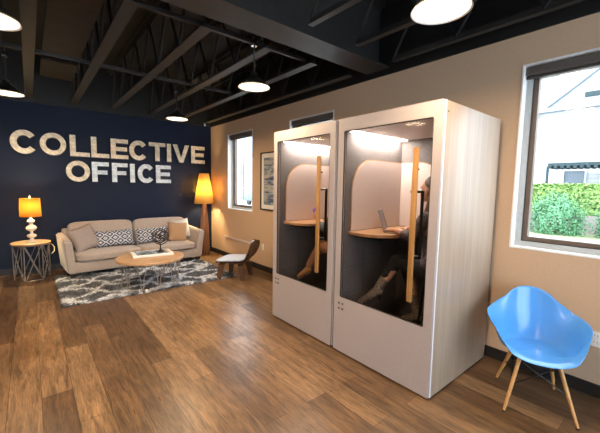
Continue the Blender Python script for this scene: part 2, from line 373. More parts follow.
# windows of the right wall
for i, (a, b) in enumerate(WINS):
    root = bpy.data.objects.new('window_%d' % (i+1), None); C.objects.link(root); root.location = (XW, a, WZ0); root['kind'] = 'structure'
    Wd, Hd = b-a, WZ1-WZ0
    fr = lambda bm, x0, x1, m0, m1: ringprism(bm, [(m0, m0), (Wd-m0, m0), (Wd-m0, Hd-m0), (m0, Hd-m0)], [(m1, m1), (Wd-m1, m1), (Wd-m1, Hd-m1), (m1, Hd-m1)], x1-x0, lambda p, q, d: (x0+d, p, q))
    bm = BM(); fr(bm, -.008, .10, 0, .014); obj('window_trim', bm, 'white_paint', root)
    bm = BM(); fr(bm, .085, .20, .014, .058); obj('window_frame', bm, 'alu_frame', root)
    bm = BM(); fr(bm, .100, .175, .058, .066); obj('inner_frame', bm, 'dark_frame', root)
    bm = BM(); fr(bm, .110, .170, .066, .100); obj('sash', bm, 'sash_brown', root)
    bm = BM(); bx(bm, .138, .142, .098, Wd-.098, .098, Hd-.098); obj('pane', bm, 'window_glass', root)
    bm = BM(); bx(bm, .02, .083, .016, Wd-.016, Hd-.088, Hd-.016, .008); bl = obj('roller_blind', bm, 'blind', root)
    bm = BM(); tube(bm, [(.05, .02, Hd-.104), (.05, Wd-.02, Hd-.104)], .014, 10); obj('bottom_bar', bm, 'dark_frame', bl)
for i, (a, b, z0, z1) in enumerate(FW):
    root = bpy.data.objects.new('window_%d' % (i+5), None); C.objects.link(root); root.location = (a, YF, z0); root['kind'] = 'structure'
    Wd, Hd = b-a, z1-z0
    bm = BM(); ringprism(bm, [(0, 0), (Wd, 0), (Wd, Hd), (0, Hd)], [(.05, .05), (Wd-.05, .05), (Wd-.05, Hd-.05), (.05, Hd-.05)], .08, lambda p, q, d: (p, -.14+d, q)); obj('window_frame', bm, 'dark_frame', root)
    bm = BM(); bx(bm, .05, Wd-.05, -.10, -.096, .05, Hd-.05); obj('pane', bm, 'window_glass', root)

# ------------------------------------------------------------------ ceiling steel
JX = [-1.19, -.56, .06, .68, 1.295, 1.965, 2.585, 3.20]
def joist(x, y0, y1, label, chord_end=.12, wd=.105):
    t = thing('steel_joist', label, 'ceiling joist', (x, y0, 3.0), 0, 'black open-web joists under the deck')
    L = y1-y0
    bm = BM()
    box(bm, (0, L/2, .004), (wd, L-2*chord_end, .008)); box(bm, (0, L/2, .03), (.020, L-2*chord_end, .055))
    obj('bottom_chord', bm, 'black_steel', t)
    bm = BM()
    for s in (-1, 1):
        box(bm, (s*.032, L/2, .70), (.05, L, .008)); box(bm, (s*.010, L/2, .67), (.008, L, .055))
    obj('top_chord', bm, 'black_paint', t)
    bm = BM(); n = max(2, round(L/.75)); st = (L-2*chord_end)/n
    for k in range(n):
        ya = chord_end+k*st
        tube(bm, [(0, ya, .03), (0, ya+st/2, .68)], .016, 6); tube(bm, [(0, ya+st/2, .68), (0, ya+st, .03)], .016, 6)
    obj('web', bm, 'black_paint', t)  # web and top chord coloured darker, so the bottom chord looks lit
    return t
posname = ['', 'left edge', 'black steel joist beyond the girder, above the letter C of the sign', 'black steel joist beyond the girder, above the first L of the sign',
           'black steel joist beyond the girder, above the second C of the sign', 'black steel joist beyond the girder, between the two hanging pendant lamps', 'black steel joist beyond the girder, right of the middle pendant lamp', 'black steel joist beyond the girder, nearest the beige window wall']
for x, nm in zip(JX, posname):
    if x > 0: joist(x, 2.80, YB-.02, nm)
nearn = {4: 'in front of the girder, leftmost there', 5: 'in front of the girder, left of the near pendant', 6: 'in front of the girder, over the near pendant', 7: 'in front of the girder, closest to the big window'}
for k in (4, 5, 6, 7): joist(JX[k], YF+.05, 2.40, 'black steel joist '+nearn[k], wd=.06)
bm = BM(); x0, x1 = XL+.02, XW-.03
bx(bm, x0, x1, 2.42, 2.74, 3.0, 3.02); bx(bm, x0, x1, 2.42, 2.74, 3.70, 3.72); bx(bm, x0, x1, 2.572, 2.588, 3.02, 3.70)
tag(obj('steel_girder', bm, 'black_steel'), 'wide black steel girder crossing the ceiling from the top edge to the beige wall', 'steel beam')
for y, xa, nm in ((3.07, -.5, 'black steel bridging bar crossing the joists just beyond the girder'), (4.94, -.6, 'black steel bridging bar crossing the joists near the far pendants')):
    bm = BM(); bx(bm, xa, 2.6, y-.018, y+.018, 3.062, 3.068); bx(bm, xa, 2.6, y-.018, y-.013, 3.068, 3.10)
    tag(obj('bridging_bar', bm, 'black_steel'), nm, 'steel bar')
for (y0, y1, nm) in ((3.4, 5.95, 'brown ceiling deck panel between the two left joists, nearer the camera'), (6.3, 7.3, 'brown ceiling deck panel between the two left joists, beside the navy wall')):
    bm = BM(); bx(bm, .22, .66 if y0 < 5 else .70, y0, y1, 3.40, 3.43); tag(obj('deck_panel', bm, 'deck_panel'), nm, 'ceiling panel')
bm = BM()

# ------------------------------------------------------------------ pendants
def pendant():
    t = thing('pendant_lamp', 'x', 'pendant lamp', (0, 0, 2.6), 0, 'dark dome pendant lamps')
    prof = [(.022, .150), (.034, .14), (.038, .11), (.065, .085), (.108, .058), (.140, .022), (.158, 0.0), (.162, -.005)]
    bm = BM(); lathe(bm, prof, n=40, cap=False); sh = obj('lamp_shade', bm, 'pend_outer', t)
    bm = BM(); lathe(bm, [(.020, .142), (.036, .106), (.063, .081), (.105, .054), (.137, .019), (.156, -.003), (.162, -.005)], n=40, cap=False); obj('reflector', bm, 'pend_inner', sh)
    bm = BM(); lathe(bm, [(.001, -.001), (.08, -.001), (.150, 0), (.1555, .004)], n=40, cap=False); obj('diffuser', bm, 'pend_lens', t)
    bm = BM(); tube(bm, [(0, 0, .145), (0, 0, 1.15)], .009, 8); obj('stem', bm, 'black_steel', t)
    bm = BM(); lathe(bm, [(.03, .40), (.032, .425), (.012, .45), (.012, .46)], n=16); obj('canopy', bm, 'chrome', t)
    l = plight('bulb', (0, 0, -.012), PEND_W, (1.0, .72, .45), .12, t)
    l.data.type = 'AREA'; l.data.shape = 'DISK'; l.data.size = .29
    return t
P0 = pendant()
PS = [(1.83, 1.0, 'largest dark dome pendant lamp, at the top edge above the near booth'), (1.82, 2.97, 'dark dome pendant lamp hanging in the middle of the ceiling beyond the girder'),
      (1.81, 5.2, 'small dark dome pendant lamp above the last letters of COLLECTIVE'), (-.15, 2.88, 'dark dome pendant lamp cut by the upper left corner of the picture'),
      (-.15, 5.12, 'dark dome pendant lamp at the left edge, the lower of the two there')]
for i, (x, y, lb) in enumerate(PS):
    o = P0 if i == 0 else copy_tree(P0); o.location = (x, y, 2.6); o['label'] = lb
for x, y, lb in ((-.22, .9, 'beside the camera'), (-2.3, 1.0, 'far left, nearer the front'), (-2.3, 3.2, 'far left, nearer the navy wall')):     # unseen lamps added outside the frame for their light
    o = copy_tree(P0); o.location = (x, y, 2.6); o['label'] = 'dark dome pendant lamp added out of the picture, '+lb

# ------------------------------------------------------------------ wall letters
CAPH = .382
def glyph(ch, w, h, s=.088):
    if ch == 'E': return [[(0, 0), (w, 0), (w, s*.85), (s, s*.85), (s, h/2-s*.42), (w*.93, h/2-s*.42), (w*.93, h/2+s*.42), (s, h/2+s*.42), (s, h-s*.85), (w, h-s*.85), (w, h), (0, h)]]
    if ch == 'F': return [[(0, 0), (s, 0), (s, h/2-s*.5), (w*.9, h/2-s*.5), (w*.9, h/2+s*.35), (s, h/2+s*.35), (s, h-s*.85), (w, h-s*.85), (w, h), (0, h)]]
    if ch == 'L': return [[(0, 0), (w, 0), (w, s*.85), (s, s*.85), (s, h), (0, h)]]
    if ch == 'I': return [[(0, 0), (w, 0), (w, h), (0, h)]]
    if ch == 'T': return [[(w/2-s/2, 0), (w/2+s/2, 0), (w/2+s/2, h-s*.85), (w, h-s*.85), (w, h), (0, h), (0, h-s*.85), (w/2-s/2, h-s*.85)]]
    if ch == 'V': return [[(w/2-s*.5, 0), (w/2+s*.5, 0), (w, h), (w-s*1.05, h), (w/2, s*1.15), (s*1.05, h), (0, h)]]
    if ch == 'C':
        a0 = 38; pts = []
        for i in range(33): a = R(a0+(360-2*a0)*i/32); pts.append((w/2*1.02+w/2*1.02*math.cos(a), h/2+(h/2+.008)*math.sin(a)))
        for i in range(33): a = R(360-a0-(360-2*a0)*i/32); pts.append((w/2*1.02+(w/2*1.02-s)*math.cos(a), h/2+(h/2+.008-s)*math.sin(a)))
        return [pts]
def letter(ch, x0, x1, z0, h, m, label, grp):
    w = x1-x0; t = thing('wall_letter', label, 'letter', (x0, YB-.002, z0), 0, grp)
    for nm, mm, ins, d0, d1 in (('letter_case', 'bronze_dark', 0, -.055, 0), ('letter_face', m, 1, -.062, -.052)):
        bm = BM(); f = lambda a, b, d: (a, d0+d, b)
        if ch == 'O':
            k = 0 if not ins else .004
            el = lambda rx, rz: [(w/2+rx*math.cos(2*PI*i/40), h/2+rz*math.sin(2*PI*i/40)) for i in range(40)]
            ringprism(bm, el(w/2-k, h/2+.008-k), el(w/2-.088+k, h/2-.08+k), d1-d0, f)
        else:
            for poly in glyph(ch, w, h):
                prism(bm, poly, d1-d0, f)
        o = obj(nm, bm, mm, t, ang=30)
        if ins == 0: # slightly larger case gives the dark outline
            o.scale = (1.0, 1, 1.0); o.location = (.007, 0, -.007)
        # rivets
    return t
top = [('C', -.217, .139), ('O', .169, .551), ('L', .602, .905), ('L', .931, 1.225), ('E', 1.255, 1.561), ('C', 1.581, 1.925), ('T', 1.955, 2.285), ('I', 2.316, 2.405), ('V', 2.441, 2.800), ('E', 2.846, 3.163)]
lab1 = ['C at the start of COLLECTIVE', 'O, second letter of COLLECTIVE', 'first L of COLLECTIVE', 'second L of COLLECTIVE', 'first E of COLLECTIVE', 'second C of COLLECTIVE', 'T of COLLECTIVE', 'I of COLLECTIVE', 'V of COLLECTIVE', 'E at the end of COLLECTIVE']
for (ch, a, b), lb in zip(top, lab1): letter(ch, a, b, 2.077, .381, 'letter_cream', 'cream metal letter '+lb+' on the navy wall', 'letters of the word COLLECTIVE')
bot = [('O', .522, .900), ('F', .929, 1.212), ('F', 1.262, 1.541), ('I', 1.585, 1.672), ('C', 1.725, 2.050), ('E', 2.082, 2.390)]
lab2 = ['O at the start of OFFICE', 'first F of OFFICE', 'second F of OFFICE', 'I of OFFICE', 'C of OFFICE', 'E at the end of OFFICE']
for k, ((ch, a, b), lb) in enumerate(zip(bot, lab2)): letter(ch, a, b, 1.617, .374, 'letter_cream' if k == 0 else 'letter_zinc', ('cream' if k == 0 else 'silver grey')+' metal letter '+lb+' on the navy wall', 'letters of the word OFFICE')

# ------------------------------------------------------------------ phone booths
BH = 2.22; BW = 1.012; BD = 1.02
def booth(label):
    t = thing('phone_booth', label, 'phone booth', (2.246, 1.1615, 0), 0, 'white office phone booths')
    d, w = BD, BW
    # shell panels: x depth 0..d, y 0..w
    for y0, nm in ((0, 'side_panel'), (w-.045, 'side_panel')):
        bm = BM(); bx(bm, .032, d, y0, y0+.045, .016, BH, .002); sp_ = obj(nm, bm, 'oak_laminate', t)
        bm = BM(); bx(bm, .0225, .032, y0, y0+.045, .016, BH); obj('edge_strip', bm, 'edge_white', sp_)
        if y0 == 0:
            bm = BM(); lathe(bm, [(.006, 0), (.006, .003)], n=12); obj('screw_cap', bm, 'booth_dark', sp_, (.06, -.0001, BH-.075), (R(90), 0, 0))
    bm = BM(); bx(bm, d-.05, d, .045, w-.045, .028, BH); obj('back_panel', bm, 'oak_laminate', t)
    bm = BM(); bx(bm, .0225, d-.05, .045, w-.045, BH-.07, BH); obj('roof_panel', bm, 'booth_white', t)
    bm = BM(); bx(bm, .03, d-.03, .02, w-.02, .0, .028); obj('plinth', bm, 'booth_dark', t)
    bm = BM(); bx(bm, .04, d-.05, .045, w-.045, .028, .07); obj('booth_floor', bm, 'booth_dark', t)
    # felt lining with seams
    for y in (.045, w-.055):
        bm = BM(); bx(bm, .06, d-.05, y, y+.010, .07, 2.13)
        obj('felt_lining', bm, 'felt', t)
    bm = BM(); bx(bm, d-.06, d-.05, .055, w-.055, .07, 2.13); obj('felt_lining', bm, 'felt', t)
    bm = BM(); bx(bm, .045, d-.05, .045, w-.045, 2.118, 2.15, .0); obj('ceiling_panel', bm, 'booth_ceiling', t)
    # led light along the far side of the booth ceiling
    bm = BM(); bx(bm, .10, d-.07, w-.125, w-.0565, 2.110, 2.1178); ll = obj('ceiling_light', bm, 'led_lens', t)
    l = plight('led', (.52, w-.105, 2.106), LED_W, (1.0, .88, .78), .05, ll); l.data.type = 'AREA'; l.data.shape = 'RECTANGLE'; l.data.size = .72; l.data.size_y = .09
    # white nook panel wrapping the corner, arched ends, wood edge
    yi = w-.055; xi = d-.06
    def arch(a0, a1, z0, z1, r, side):
        pts = [(a0, z0), (a1, z0)]
        if side > 0: pts += [(a1, z1)] + [(a0+r+r*math.cos(R(90+9*i)), z1-r+r*math.sin(R(90+9*i))) for i in range(11)]
        return pts
    A = arch(.145, xi-.001, 1.178, 1.868, .30, 1)
    bm = BM(); prism(bm, A, .014, lambda a, b, dd: (a, yi-.014+dd, b)); obj('nook_panel', bm, 'nook_white', t, ang=50)
    A2 = arch(.139, xi-.001, 1.178, 1.876, .30, 1)
    bm = BM(); prism(bm, A2, .009, lambda a, b, dd: (a, yi-.0105+dd, b)); obj('nook_edge', bm, 'desk_wood', t, ang=50)
    yb = .44
    B = [(yi-.014, 1.178), (yb, 1.178)] + [(yb+.30-.30*math.cos(R(9*i)), 1.568+.30*math.sin(R(9*i))) for i in range(11)] + [(yi-.014, 1.868)]
    bm = BM(); prism(bm, B, .014, lambda a, b, dd: (xi-.014+dd, a, b)); obj('nook_panel', bm, 'nook_white', t, ang=50)
    B2 = [(yi-.014, 1.178), (yb-.006, 1.178)] + [(yb-.006+.306-.306*math.cos(R(9*i)), 1.568+.308*math.sin(R(9*i))) for i in range(11)] + [(yi-.014, 1.876)]
    bm = BM(); prism(bm, B2, .009, lambda a, b, dd: (xi-.0105+dd, a, b)); obj('nook_edge', bm, 'desk_wood', t, ang=50)
    # desk
    r = .24; x0_, y0_ = .10, yi-.41
    pts = [(xi, yi), (x0_+.02, yi), (x0_, yi-.05)] + [(x0_+r-r*math.cos(R(9*i)), y0_+r-r*math.sin(R(9*i))) for i in range(11)] + [(xi, y0_)]
    bm = BM(); prism(bm, pts, .026, lambda a, b, dd: (a, b, 1.146+dd)); dk = obj('desk', bm, 'desk_wood', t)
    bm = BM(); bx(bm, .2, xi, yi-.30, yi-.02, 1.115, 1.146); obj('desk_bracket', bm, 'booth_dark', dk)
    # seams of the felt tiles
    bm = BM()
    for k in range(1, 5): bx(bm, .065, xi, yi-.0012, yi+.0005, .07+.4*k*.62, .072+.4*k*.62)
    for k in range(1, 3): bx(bm, .06+.3*k, .062+.3*k, yi-.0012, yi+.0005, .07, 1.1)
    obj('felt_seams', bm, 'booth_dark', t)
    # door
    bm = BM(); ringprism(bm, rrect(.004, w-.004, .016, BH+.003, .008, 6), rrect(.072, w-.072, .550, 2.110, .018, 6), .022, lambda a, b, dd: (dd, a, b))
    dr = obj('door', bm, 'booth_white', t, ang=40)
    bm = BM(); ringprism(bm, rrect(.0725, w-.0725, .5505, 2.1095, .018, 6), rrect(.079, w-.079, .557, 2.103, .014, 6), .010, lambda a, b, dd: (.004+dd, a, b)); obj('door_gasket', bm, 'booth_dark', dr, ang=40)
    bm = BM(); prism(bm, rrect(.073, w-.073, .551, 2.109, .018, 6), .008, lambda a, b, dd: (.008+dd, a, b)); obj('glass_pane', bm, 'booth_glass', dr, ang=40)
    bm = BM(); bx(bm, -.060, -.036, .152, .190, .735, 1.895, .003)
    hd = obj('handle', bm, 'handle_wood', dr)
    for z in (.90, 1.74):
        bm = BM(); tube(bm, [(-.037, .171, z), (.001, .171, z)], .007, 10); obj('handle_post', bm, 'black_wire', hd)
    bm = BM(); tube(bm, [(.018, .235, 1.572), (.05, .235, 1.572), (.05, .160, 1.572)], .010, 8); tube(bm, [(.05, .160, 1.58), (.05, .160, 1.06)], .013, 8); tube(bm, [(.05, .160, 1.07), (.05, .235, 1.07), (.018, .235, 1.07)], .010, 8)
    obj('inner_handle', bm, 'black_wire', dr)
    # R O / O M mark
    fz = lambda cy, cz: (lambda a, b, dd: (-.0027+dd, cy-a, cz+b))
    def mark(poly, cy, cz):
        bm = BM()
        if poly: prism(bm, poly, .003, fz(cy, cz))
        else: ringprism(bm, [(.011*math.cos(2*PI*i/20), .011*math.sin(2*PI*i/20)) for i in range(20)], [(.006*math.cos(2*PI*i/20), .006*math.sin(2*PI*i/20)) for i in range(20)], .003, fz(cy, cz))
        obj('logo_letter', bm, 'booth_dark', dr)
    cy, cz = w-.072, .49
    mark([(-.009, -.011), (-.004, -.011), (-.004, -.003), (.001, -.003), (.005, -.011), (.010, -.011), (.005, -.002), (.009, .003), (.009, .008), (.005, .011), (-.009, .011)], cy, cz)
    mark(None, cy-.045, cz); mark(None, cy, cz-.050)
    mark([(-.011, -.011), (-.006, -.011), (-.006, .002), (0, -.006), (.006, .002), (.006, -.011), (.011, -.011), (.011, .011), (.006, .011), (0, .002), (-.006, .011), (-.011, .011)], cy-.045, cz-.050)
    return t
B2 = booth('white phone booth nearest the camera, oak side panel, person with laptop inside')
B1 = copy_tree(B2); B1.location = (2.246, 1.1615+1.045, 0); B1['label'] = 'white phone booth farther back, left of the other booth, person in tan trousers inside'

# ------------------------------------------------------------------ stools, people
def stool(x, y, label):
    t = thing('bar_stool', label, 'stool', (x, y, .07), 0, 'stools inside the booths')
    bm = BM(); lathe(bm, [(.001, .675), (.14, .675), (.155, .685), (.155, .705), (.14, .715), (.001, .715)], n=28, cap=False); obj('seat', bm, 'booth_dark', t)
    for a in (45, 135, 225, 315):
        bm = BM(); c_, s_ = math.cos(R(a)), math.sin(R(a)); tube(bm, [(.17*c_, .17*s_, 0), (.10*c_, .10*s_, .68)], .011, 8); obj('leg', bm, 'black_wire', t)
    bm = BM(); tube(bm, [(.147*math.cos(R(15*i)), .147*math.sin(R(15*i)), .22) for i in range(24)], .008, 8, closed=True); obj('foot_ring', bm, 'black_wire', t)
    return t
def caps(bm, pts, rs, n=12):
    """chain of tapered capsules with round ends"""
    pts = [Vector(p) for p in pts]
    for (p, q), (a, b) in zip(zip(pts, pts[1:]), zip(rs, rs[1:])):
        d = q-p; L = d.length; M = Matrix.Translation(p) @ d.to_track_quat('Z', 'Y').to_matrix().to_4x4()
        prof = [(a*math.sin(R(t)), -a*math.cos(R(t))) for t in (8, 30, 60, 90)] + [(b*math.sin(R(t)), L-b*math.cos(R(t))) for t in (90, 120, 150, 172)]
        b0 = len(bm.verts); bm.verts.ensure_lookup_table(); before = set(bm.verts)
        lathe(bm, prof, n=n); vs = [v for v in bm.verts if v not in before]
        bmesh.ops.transform(bm, matrix=M, verts=vs)
def ell(bm, c, s, rot=None, sub=3):
    r = bmesh.ops.create_icosphere(bm, subdivisions=sub, radius=1)
    M = Matrix.Translation(c) @ (Euler(rot).to_matrix().to_4x4() if rot else Matrix()) @ Matrix.Diagonal((*s, 1)); bmesh.ops.transform(bm, matrix=M, verts=r['verts'])
def fuse(o, vox=.007, sm=6):
    m = o.modifiers.new('fuse', 'REMESH'); m.mode = 'VOXEL'; m.voxel_size = vox; m.use_smooth_shade = True
    m = o.modifiers.new('soft', 'SMOOTH'); m.factor = .5; m.iterations = sm; return o
def hand(bm, wrist, dirv, palmn, curl=.5, scale=1.0, side=1):
    """five fingers; dirv along the fingers, palmn out of the palm side; side=+1 thumb on cross side"""
    w0 = Vector(wrist); d = Vector(dirv).normalized(); n = Vector(palmn).normalized(); s = d.cross(n).normalized()*side
    k = scale
    caps(bm, [w0, w0+d*.045*k+s*.014*k, w0+d*.082*k+s*.024*k], [.024*k, .020*k, .014*k]); caps(bm, [w0, w0+d*.045*k-s*.014*k, w0+d*.078*k-s*.026*k], [.024*k, .019*k, .013*k]); caps(bm, [w0, w0+d*.082*k], [.024*k, .016*k])
    for off, ln in ((.031, .066), (.0105, .078), (-.0105, .072), (-.031, .056)):
        p = w0+d*.078*k+s*off*k; pts = [p]; ang = 0
        for j, seg in enumerate((.45, .32, .23)):
            ang += curl*(.5 if j == 0 else .8); dd = d*math.cos(ang)+n*math.sin(ang); p = p+dd*ln*seg*k; pts.append(p)
        caps(bm, pts, [.0095*k, .0085*k, .008*k, .0068*k], 10)
    p = w0+d*.022*k+s*.022*k; t1 = p+(d*.6+s*.75+n*.35).normalized()*.038*k; t2 = t1+(d*.9+s*.25+n*.5).normalized()*.030*k; t3 = t2+(d*.9+n*.6).normalized()*.024*k
    caps(bm, [p, t1, t2, t3], [.016*k, .012*k, .010*k, .0085*k], 10)
def person(x, y, label, skin, hairm, topm, botm, legs, hands, feet, long_hair, shoes):
    t = thing('person', label, 'person', (x, y, 0))
    bm = BM()
    pel = (0, 0, .875); ch = (0, .03, 1.20); nk = (0, .045, 1.40); hd = (0, .085, 1.575)
    ell(bm, (0, -.01, .88), (.165, .125, .11)); caps(bm, [pel, (0, .005, 1.02), ch], [.12, .105, .125]); ell(bm, (0, .02, 1.24), (.155, .10, .14)); caps(bm, [(-.145, .03, 1.335), (.145, .03, 1.335)], [.052, .052]); caps(bm, [nk[:2]+(1.32,), (0, .06, 1.47)], [.055, .048])
    # head: cranium, jaw, chin, nose, ears, brow
    ell(bm, (0, .070, 1.605), (.074, .093, .088)); ell(bm, (0, .100, 1.545), (.058, .068, .072)); ell(bm, (0, .142, 1.500), (.026, .022, .020)); ell(bm, (0, .172, 1.565), (.012, .016, .020)); caps(bm, [(0, .160, 1.60), (0, .178, 1.562)], [.008, .011])
    for s in (-1, 1): ell(bm, (s*.074, .075, 1.575), (.010, .020, .032)); ell(bm, (s*.034, .148, 1.555), (.022, .016, .022))
    ell(bm, (0, .152, 1.612), (.052, .014, .012)); ell(bm, (0, .163, 1.529), (.024, .012, .010))
    for sh, el_, wr, dv, pn, cu, sd_ in hands:
        caps(bm, [sh, el_], [.048, .037]); caps(bm, [el_, wr], [.037, .024]); hand(bm, wr, dv, pn, cu, 1.0, sd_)
    for hp, kn, an, toe in legs:
        caps(bm, [hp, kn], [.082, .056]); mid = Vector(kn).lerp(Vector(an), .35)+Vector((0, -.01, 0)); caps(bm, [kn, mid, an], [.054, .050, .034])
        an = Vector(an); toe = Vector(toe); heel = an+(an-toe).normalized()*.03+Vector((0, 0, -.03)); caps(bm, [an, heel], [.034, .030]); caps(bm, [heel, toe], [.032, .024]); caps(bm, [an, toe], [.032, .022])
    fuse(obj('body', bm, skin, t), .0075, 4)
    # face details
    bm = BM()
    for s in (-1, 1): ell(bm, (s*.030, .160, 1.585), (.013, .007, .007), sub=2)
    obj('eyes', bm, 'eye_white', t)
    bm = BM()
    for s in (-1, 1): ell(bm, (s*.030, .1655, 1.585), (.006, .003, .006), sub=2)
    for s in (-1, 1): caps(bm, [(s*.046, .155, 1.606), (s*.020, .164, 1.609)], [.003, .0035], 6)
    obj('pupils_and_brows', bm, 'eye_dark', t)
    bm = BM(); ell(bm, (0, .1715, 1.530), (.022, .006, .007), sub=2); obj('lips', bm, 'lips', t)
    # hair
    bm = BM(); ell(bm, (0, .040, 1.634), (.084, .100, .088)); ell(bm, (0, .0, 1.57), (.078, .062, .10))
    for s in (-1, 1):
        caps(bm, [(s*.055, .06, 1.665), (s*.078, .035, 1.60), (s*.084, .010, 1.50)], [.022, .022, .026])
        if long_hair: caps(bm, [(s*.082, .02, 1.52), (s*.095, .05, 1.38), (s*.085, .115, 1.25), (s*.080, .120, 1.17)], [.030, .034, .028, .012])
    if long_hair: caps(bm, [(0, -.02, 1.56), (0, -.06, 1.35), (0, -.08, 1.20)], [.08, .085, .05])
    fuse(obj('hair', bm, hairm, t), .008, 3)
    # top with sleeves
    bm = BM(); ell(bm, (0, -.01, .92), (.178, .138, .11)); caps(bm, [(0, 0, .93), (0, .005, 1.04), ch], [.135, .122, .142]); ell(bm, (0, .02, 1.23), (.172, .118, .15)); caps(bm, [(-.150, .03, 1.335), (.150, .03, 1.335)], [.066, .066])
    for sh, el_, wr, dv, pn, cu, sd_ in hands:
        w2 = Vector(el_).lerp(Vector(wr), .40); caps(bm, [sh, el_], [.062, .050]); caps(bm, [el_, w2], [.050, .042])
    fuse(obj('top', bm, topm, t), .009, 3)
    bm = BM(); ell(bm, (0, -.01, .87), (.178, .14, .10))
    for hp, kn, an, toe in legs:
        a2 = Vector(kn).lerp(Vector(an), feet); caps(bm, [hp, kn], [.094, .068]); caps(bm, [kn, a2], [.066, .050])
    fuse(obj('trousers', bm, botm, t), .009, 3)
    for hp, kn, an, toe in legs:
        bm = BM(); an = Vector(an); toe = Vector(toe); dn = (an-Vector(kn)).normalized(); fwd = (toe-an).normalized()
        heel = an-fwd*.03+Vector((0, 0, -.032)); tp = toe+fwd*.01
        if shoes == 'boot': caps(bm, [an.lerp(Vector(kn), .34), an], [.050, .041])
        caps(bm, [heel, heel.lerp(tp, .55), tp], [.037, .038, .026]); caps(bm, [an+(Vector((0, 0, 0)) if shoes == 'boot' else -Vector((0, 0, .03))), heel.lerp(tp, .7)], [.040 if shoes == 'boot' else .030, .030])
        s = obj('boot' if shoes == 'boot' else 'shoe', bm, 'snakeskin' if shoes == 'boot' else 'tan_leather', t); fuse(s, .007, 3)
        bm = BM(); o_ = Vector((0, 0, -.030)); caps(bm, [heel+o_, tp+o_*.7], [.016, .014], 8)
        if shoes == 'boot': caps(bm, [heel+o_, heel+Vector((0, 0, -.075))], [.020, .014], 8)
        obj('sole', bm, 'leg_dark' if shoes == 'boot' else 'white_plastic', s)
    return t
stool(2.79, 1.43, 'black round stool under the person with the laptop'); stool(2.79, 2.475, 'black round stool under the person in tan trousers')
person(2.78, 1.44, 'person with long brown hair and snakeskin boots typing in the near booth', 'skin', 'hair_brown', 'blouse', 'denim',
       [((-.09, .02, .86), (-.09, .34, .90), (-.24, .44, .62), (-.30, .60, .47)), ((.09, .02, .86), (.10, .36, .84), (.02, .16, .40), (.02, .30, .32))],
       [((-.165, .03, 1.335), (-.205, .13, 1.175), (-.170, .315, 1.212), (.15, 1, -.1), (0, -.1, -1), .35, -1), ((.165, .03, 1.335), (.20, .20, 1.16), (.06, .30, 1.21), (-.25, 1, -.1), (0, -.1, -1), .35, 1)],
       .55, True, 'boot')
person(2.78, 2.445, 'person in tan trousers holding a purple phone, mostly hidden by the far booth door', 'skin_tan', 'hair_dark', 'shirt_grey', 'tan_trouser',
       [((-.09, .02, .86), (-.12, .36, .90), (-.235, .46, .62), (-.27, .585, .50)), ((.09, .02, .86), (.10, .36, .84), (.02, .16, .40), (.02, .30, .32))],
       [((-.165, .03, 1.335), (-.26, .16, 1.13), (-.20, .34, 1.215), (.05, .75, .55), (.9, .1, .1), 1.1, -1), ((.165, .03, 1.335), (.20, .18, 1.16), (.03, .29, 1.22), (-.5, .8, .1), (-.2, -.1, -1), .7, 1)],
       .86, False, 'shoe')
bm = BM(); box(bm, (0, 0, 0), (.010, .048, .085), bev=.004); ph = obj('phone', bm, 'purple', None, (2.62, 2.885, 1.30), (R(-25), 0, R(10)))
tag(ph, 'purple phone held up by the person in the far booth', 'phone')
# laptop
lp = thing('laptop', 'open grey laptop on the desk inside the near booth', 'laptop', (2.72, 1.875, 1.172), R(30))
bm = BM(); box(bm, (0, -.055, .008), (.31, .215, .014), bev=.005); bs = obj('laptop_base', bm, 'laptop_grey', lp)
bm = BM()
for r_ in range(5):
    for c_ in range(12): box(bm, (-.132+c_*.024, -.015-r_*.020, .0165), (.019, .015, .003))
tag(obj('keyboard', bm, 'key_black', bs), None)
bm = BM(); box(bm, (0, -.130, .0155), (.10, .05, .001)); obj('touchpad', bm, 'screen_dark', bs)
bm = BM(); box(bm, (0, 0, .108), (.31, .008, .205), bev=.003); ld = obj('screen_lid', bm, 'laptop_grey', lp, (0, .054, .014), (R(-18), 0, 0))
bm = BM(); box(bm, (0, -.0045, .110), (.29, .001, .180)); obj('screen', bm, 'screen_dark', ld)

# ------------------------------------------------------------------ blue armchair
def smooth(a, b, x): x = max(0, min(1, (x-a)/(b-a))); return x*x*(3-2*x)
bc = thing('shell_armchair', 'light blue plastic shell armchair on wooden legs beside the near booth', 'chair', (2.878, .672, 0), R(207-270))
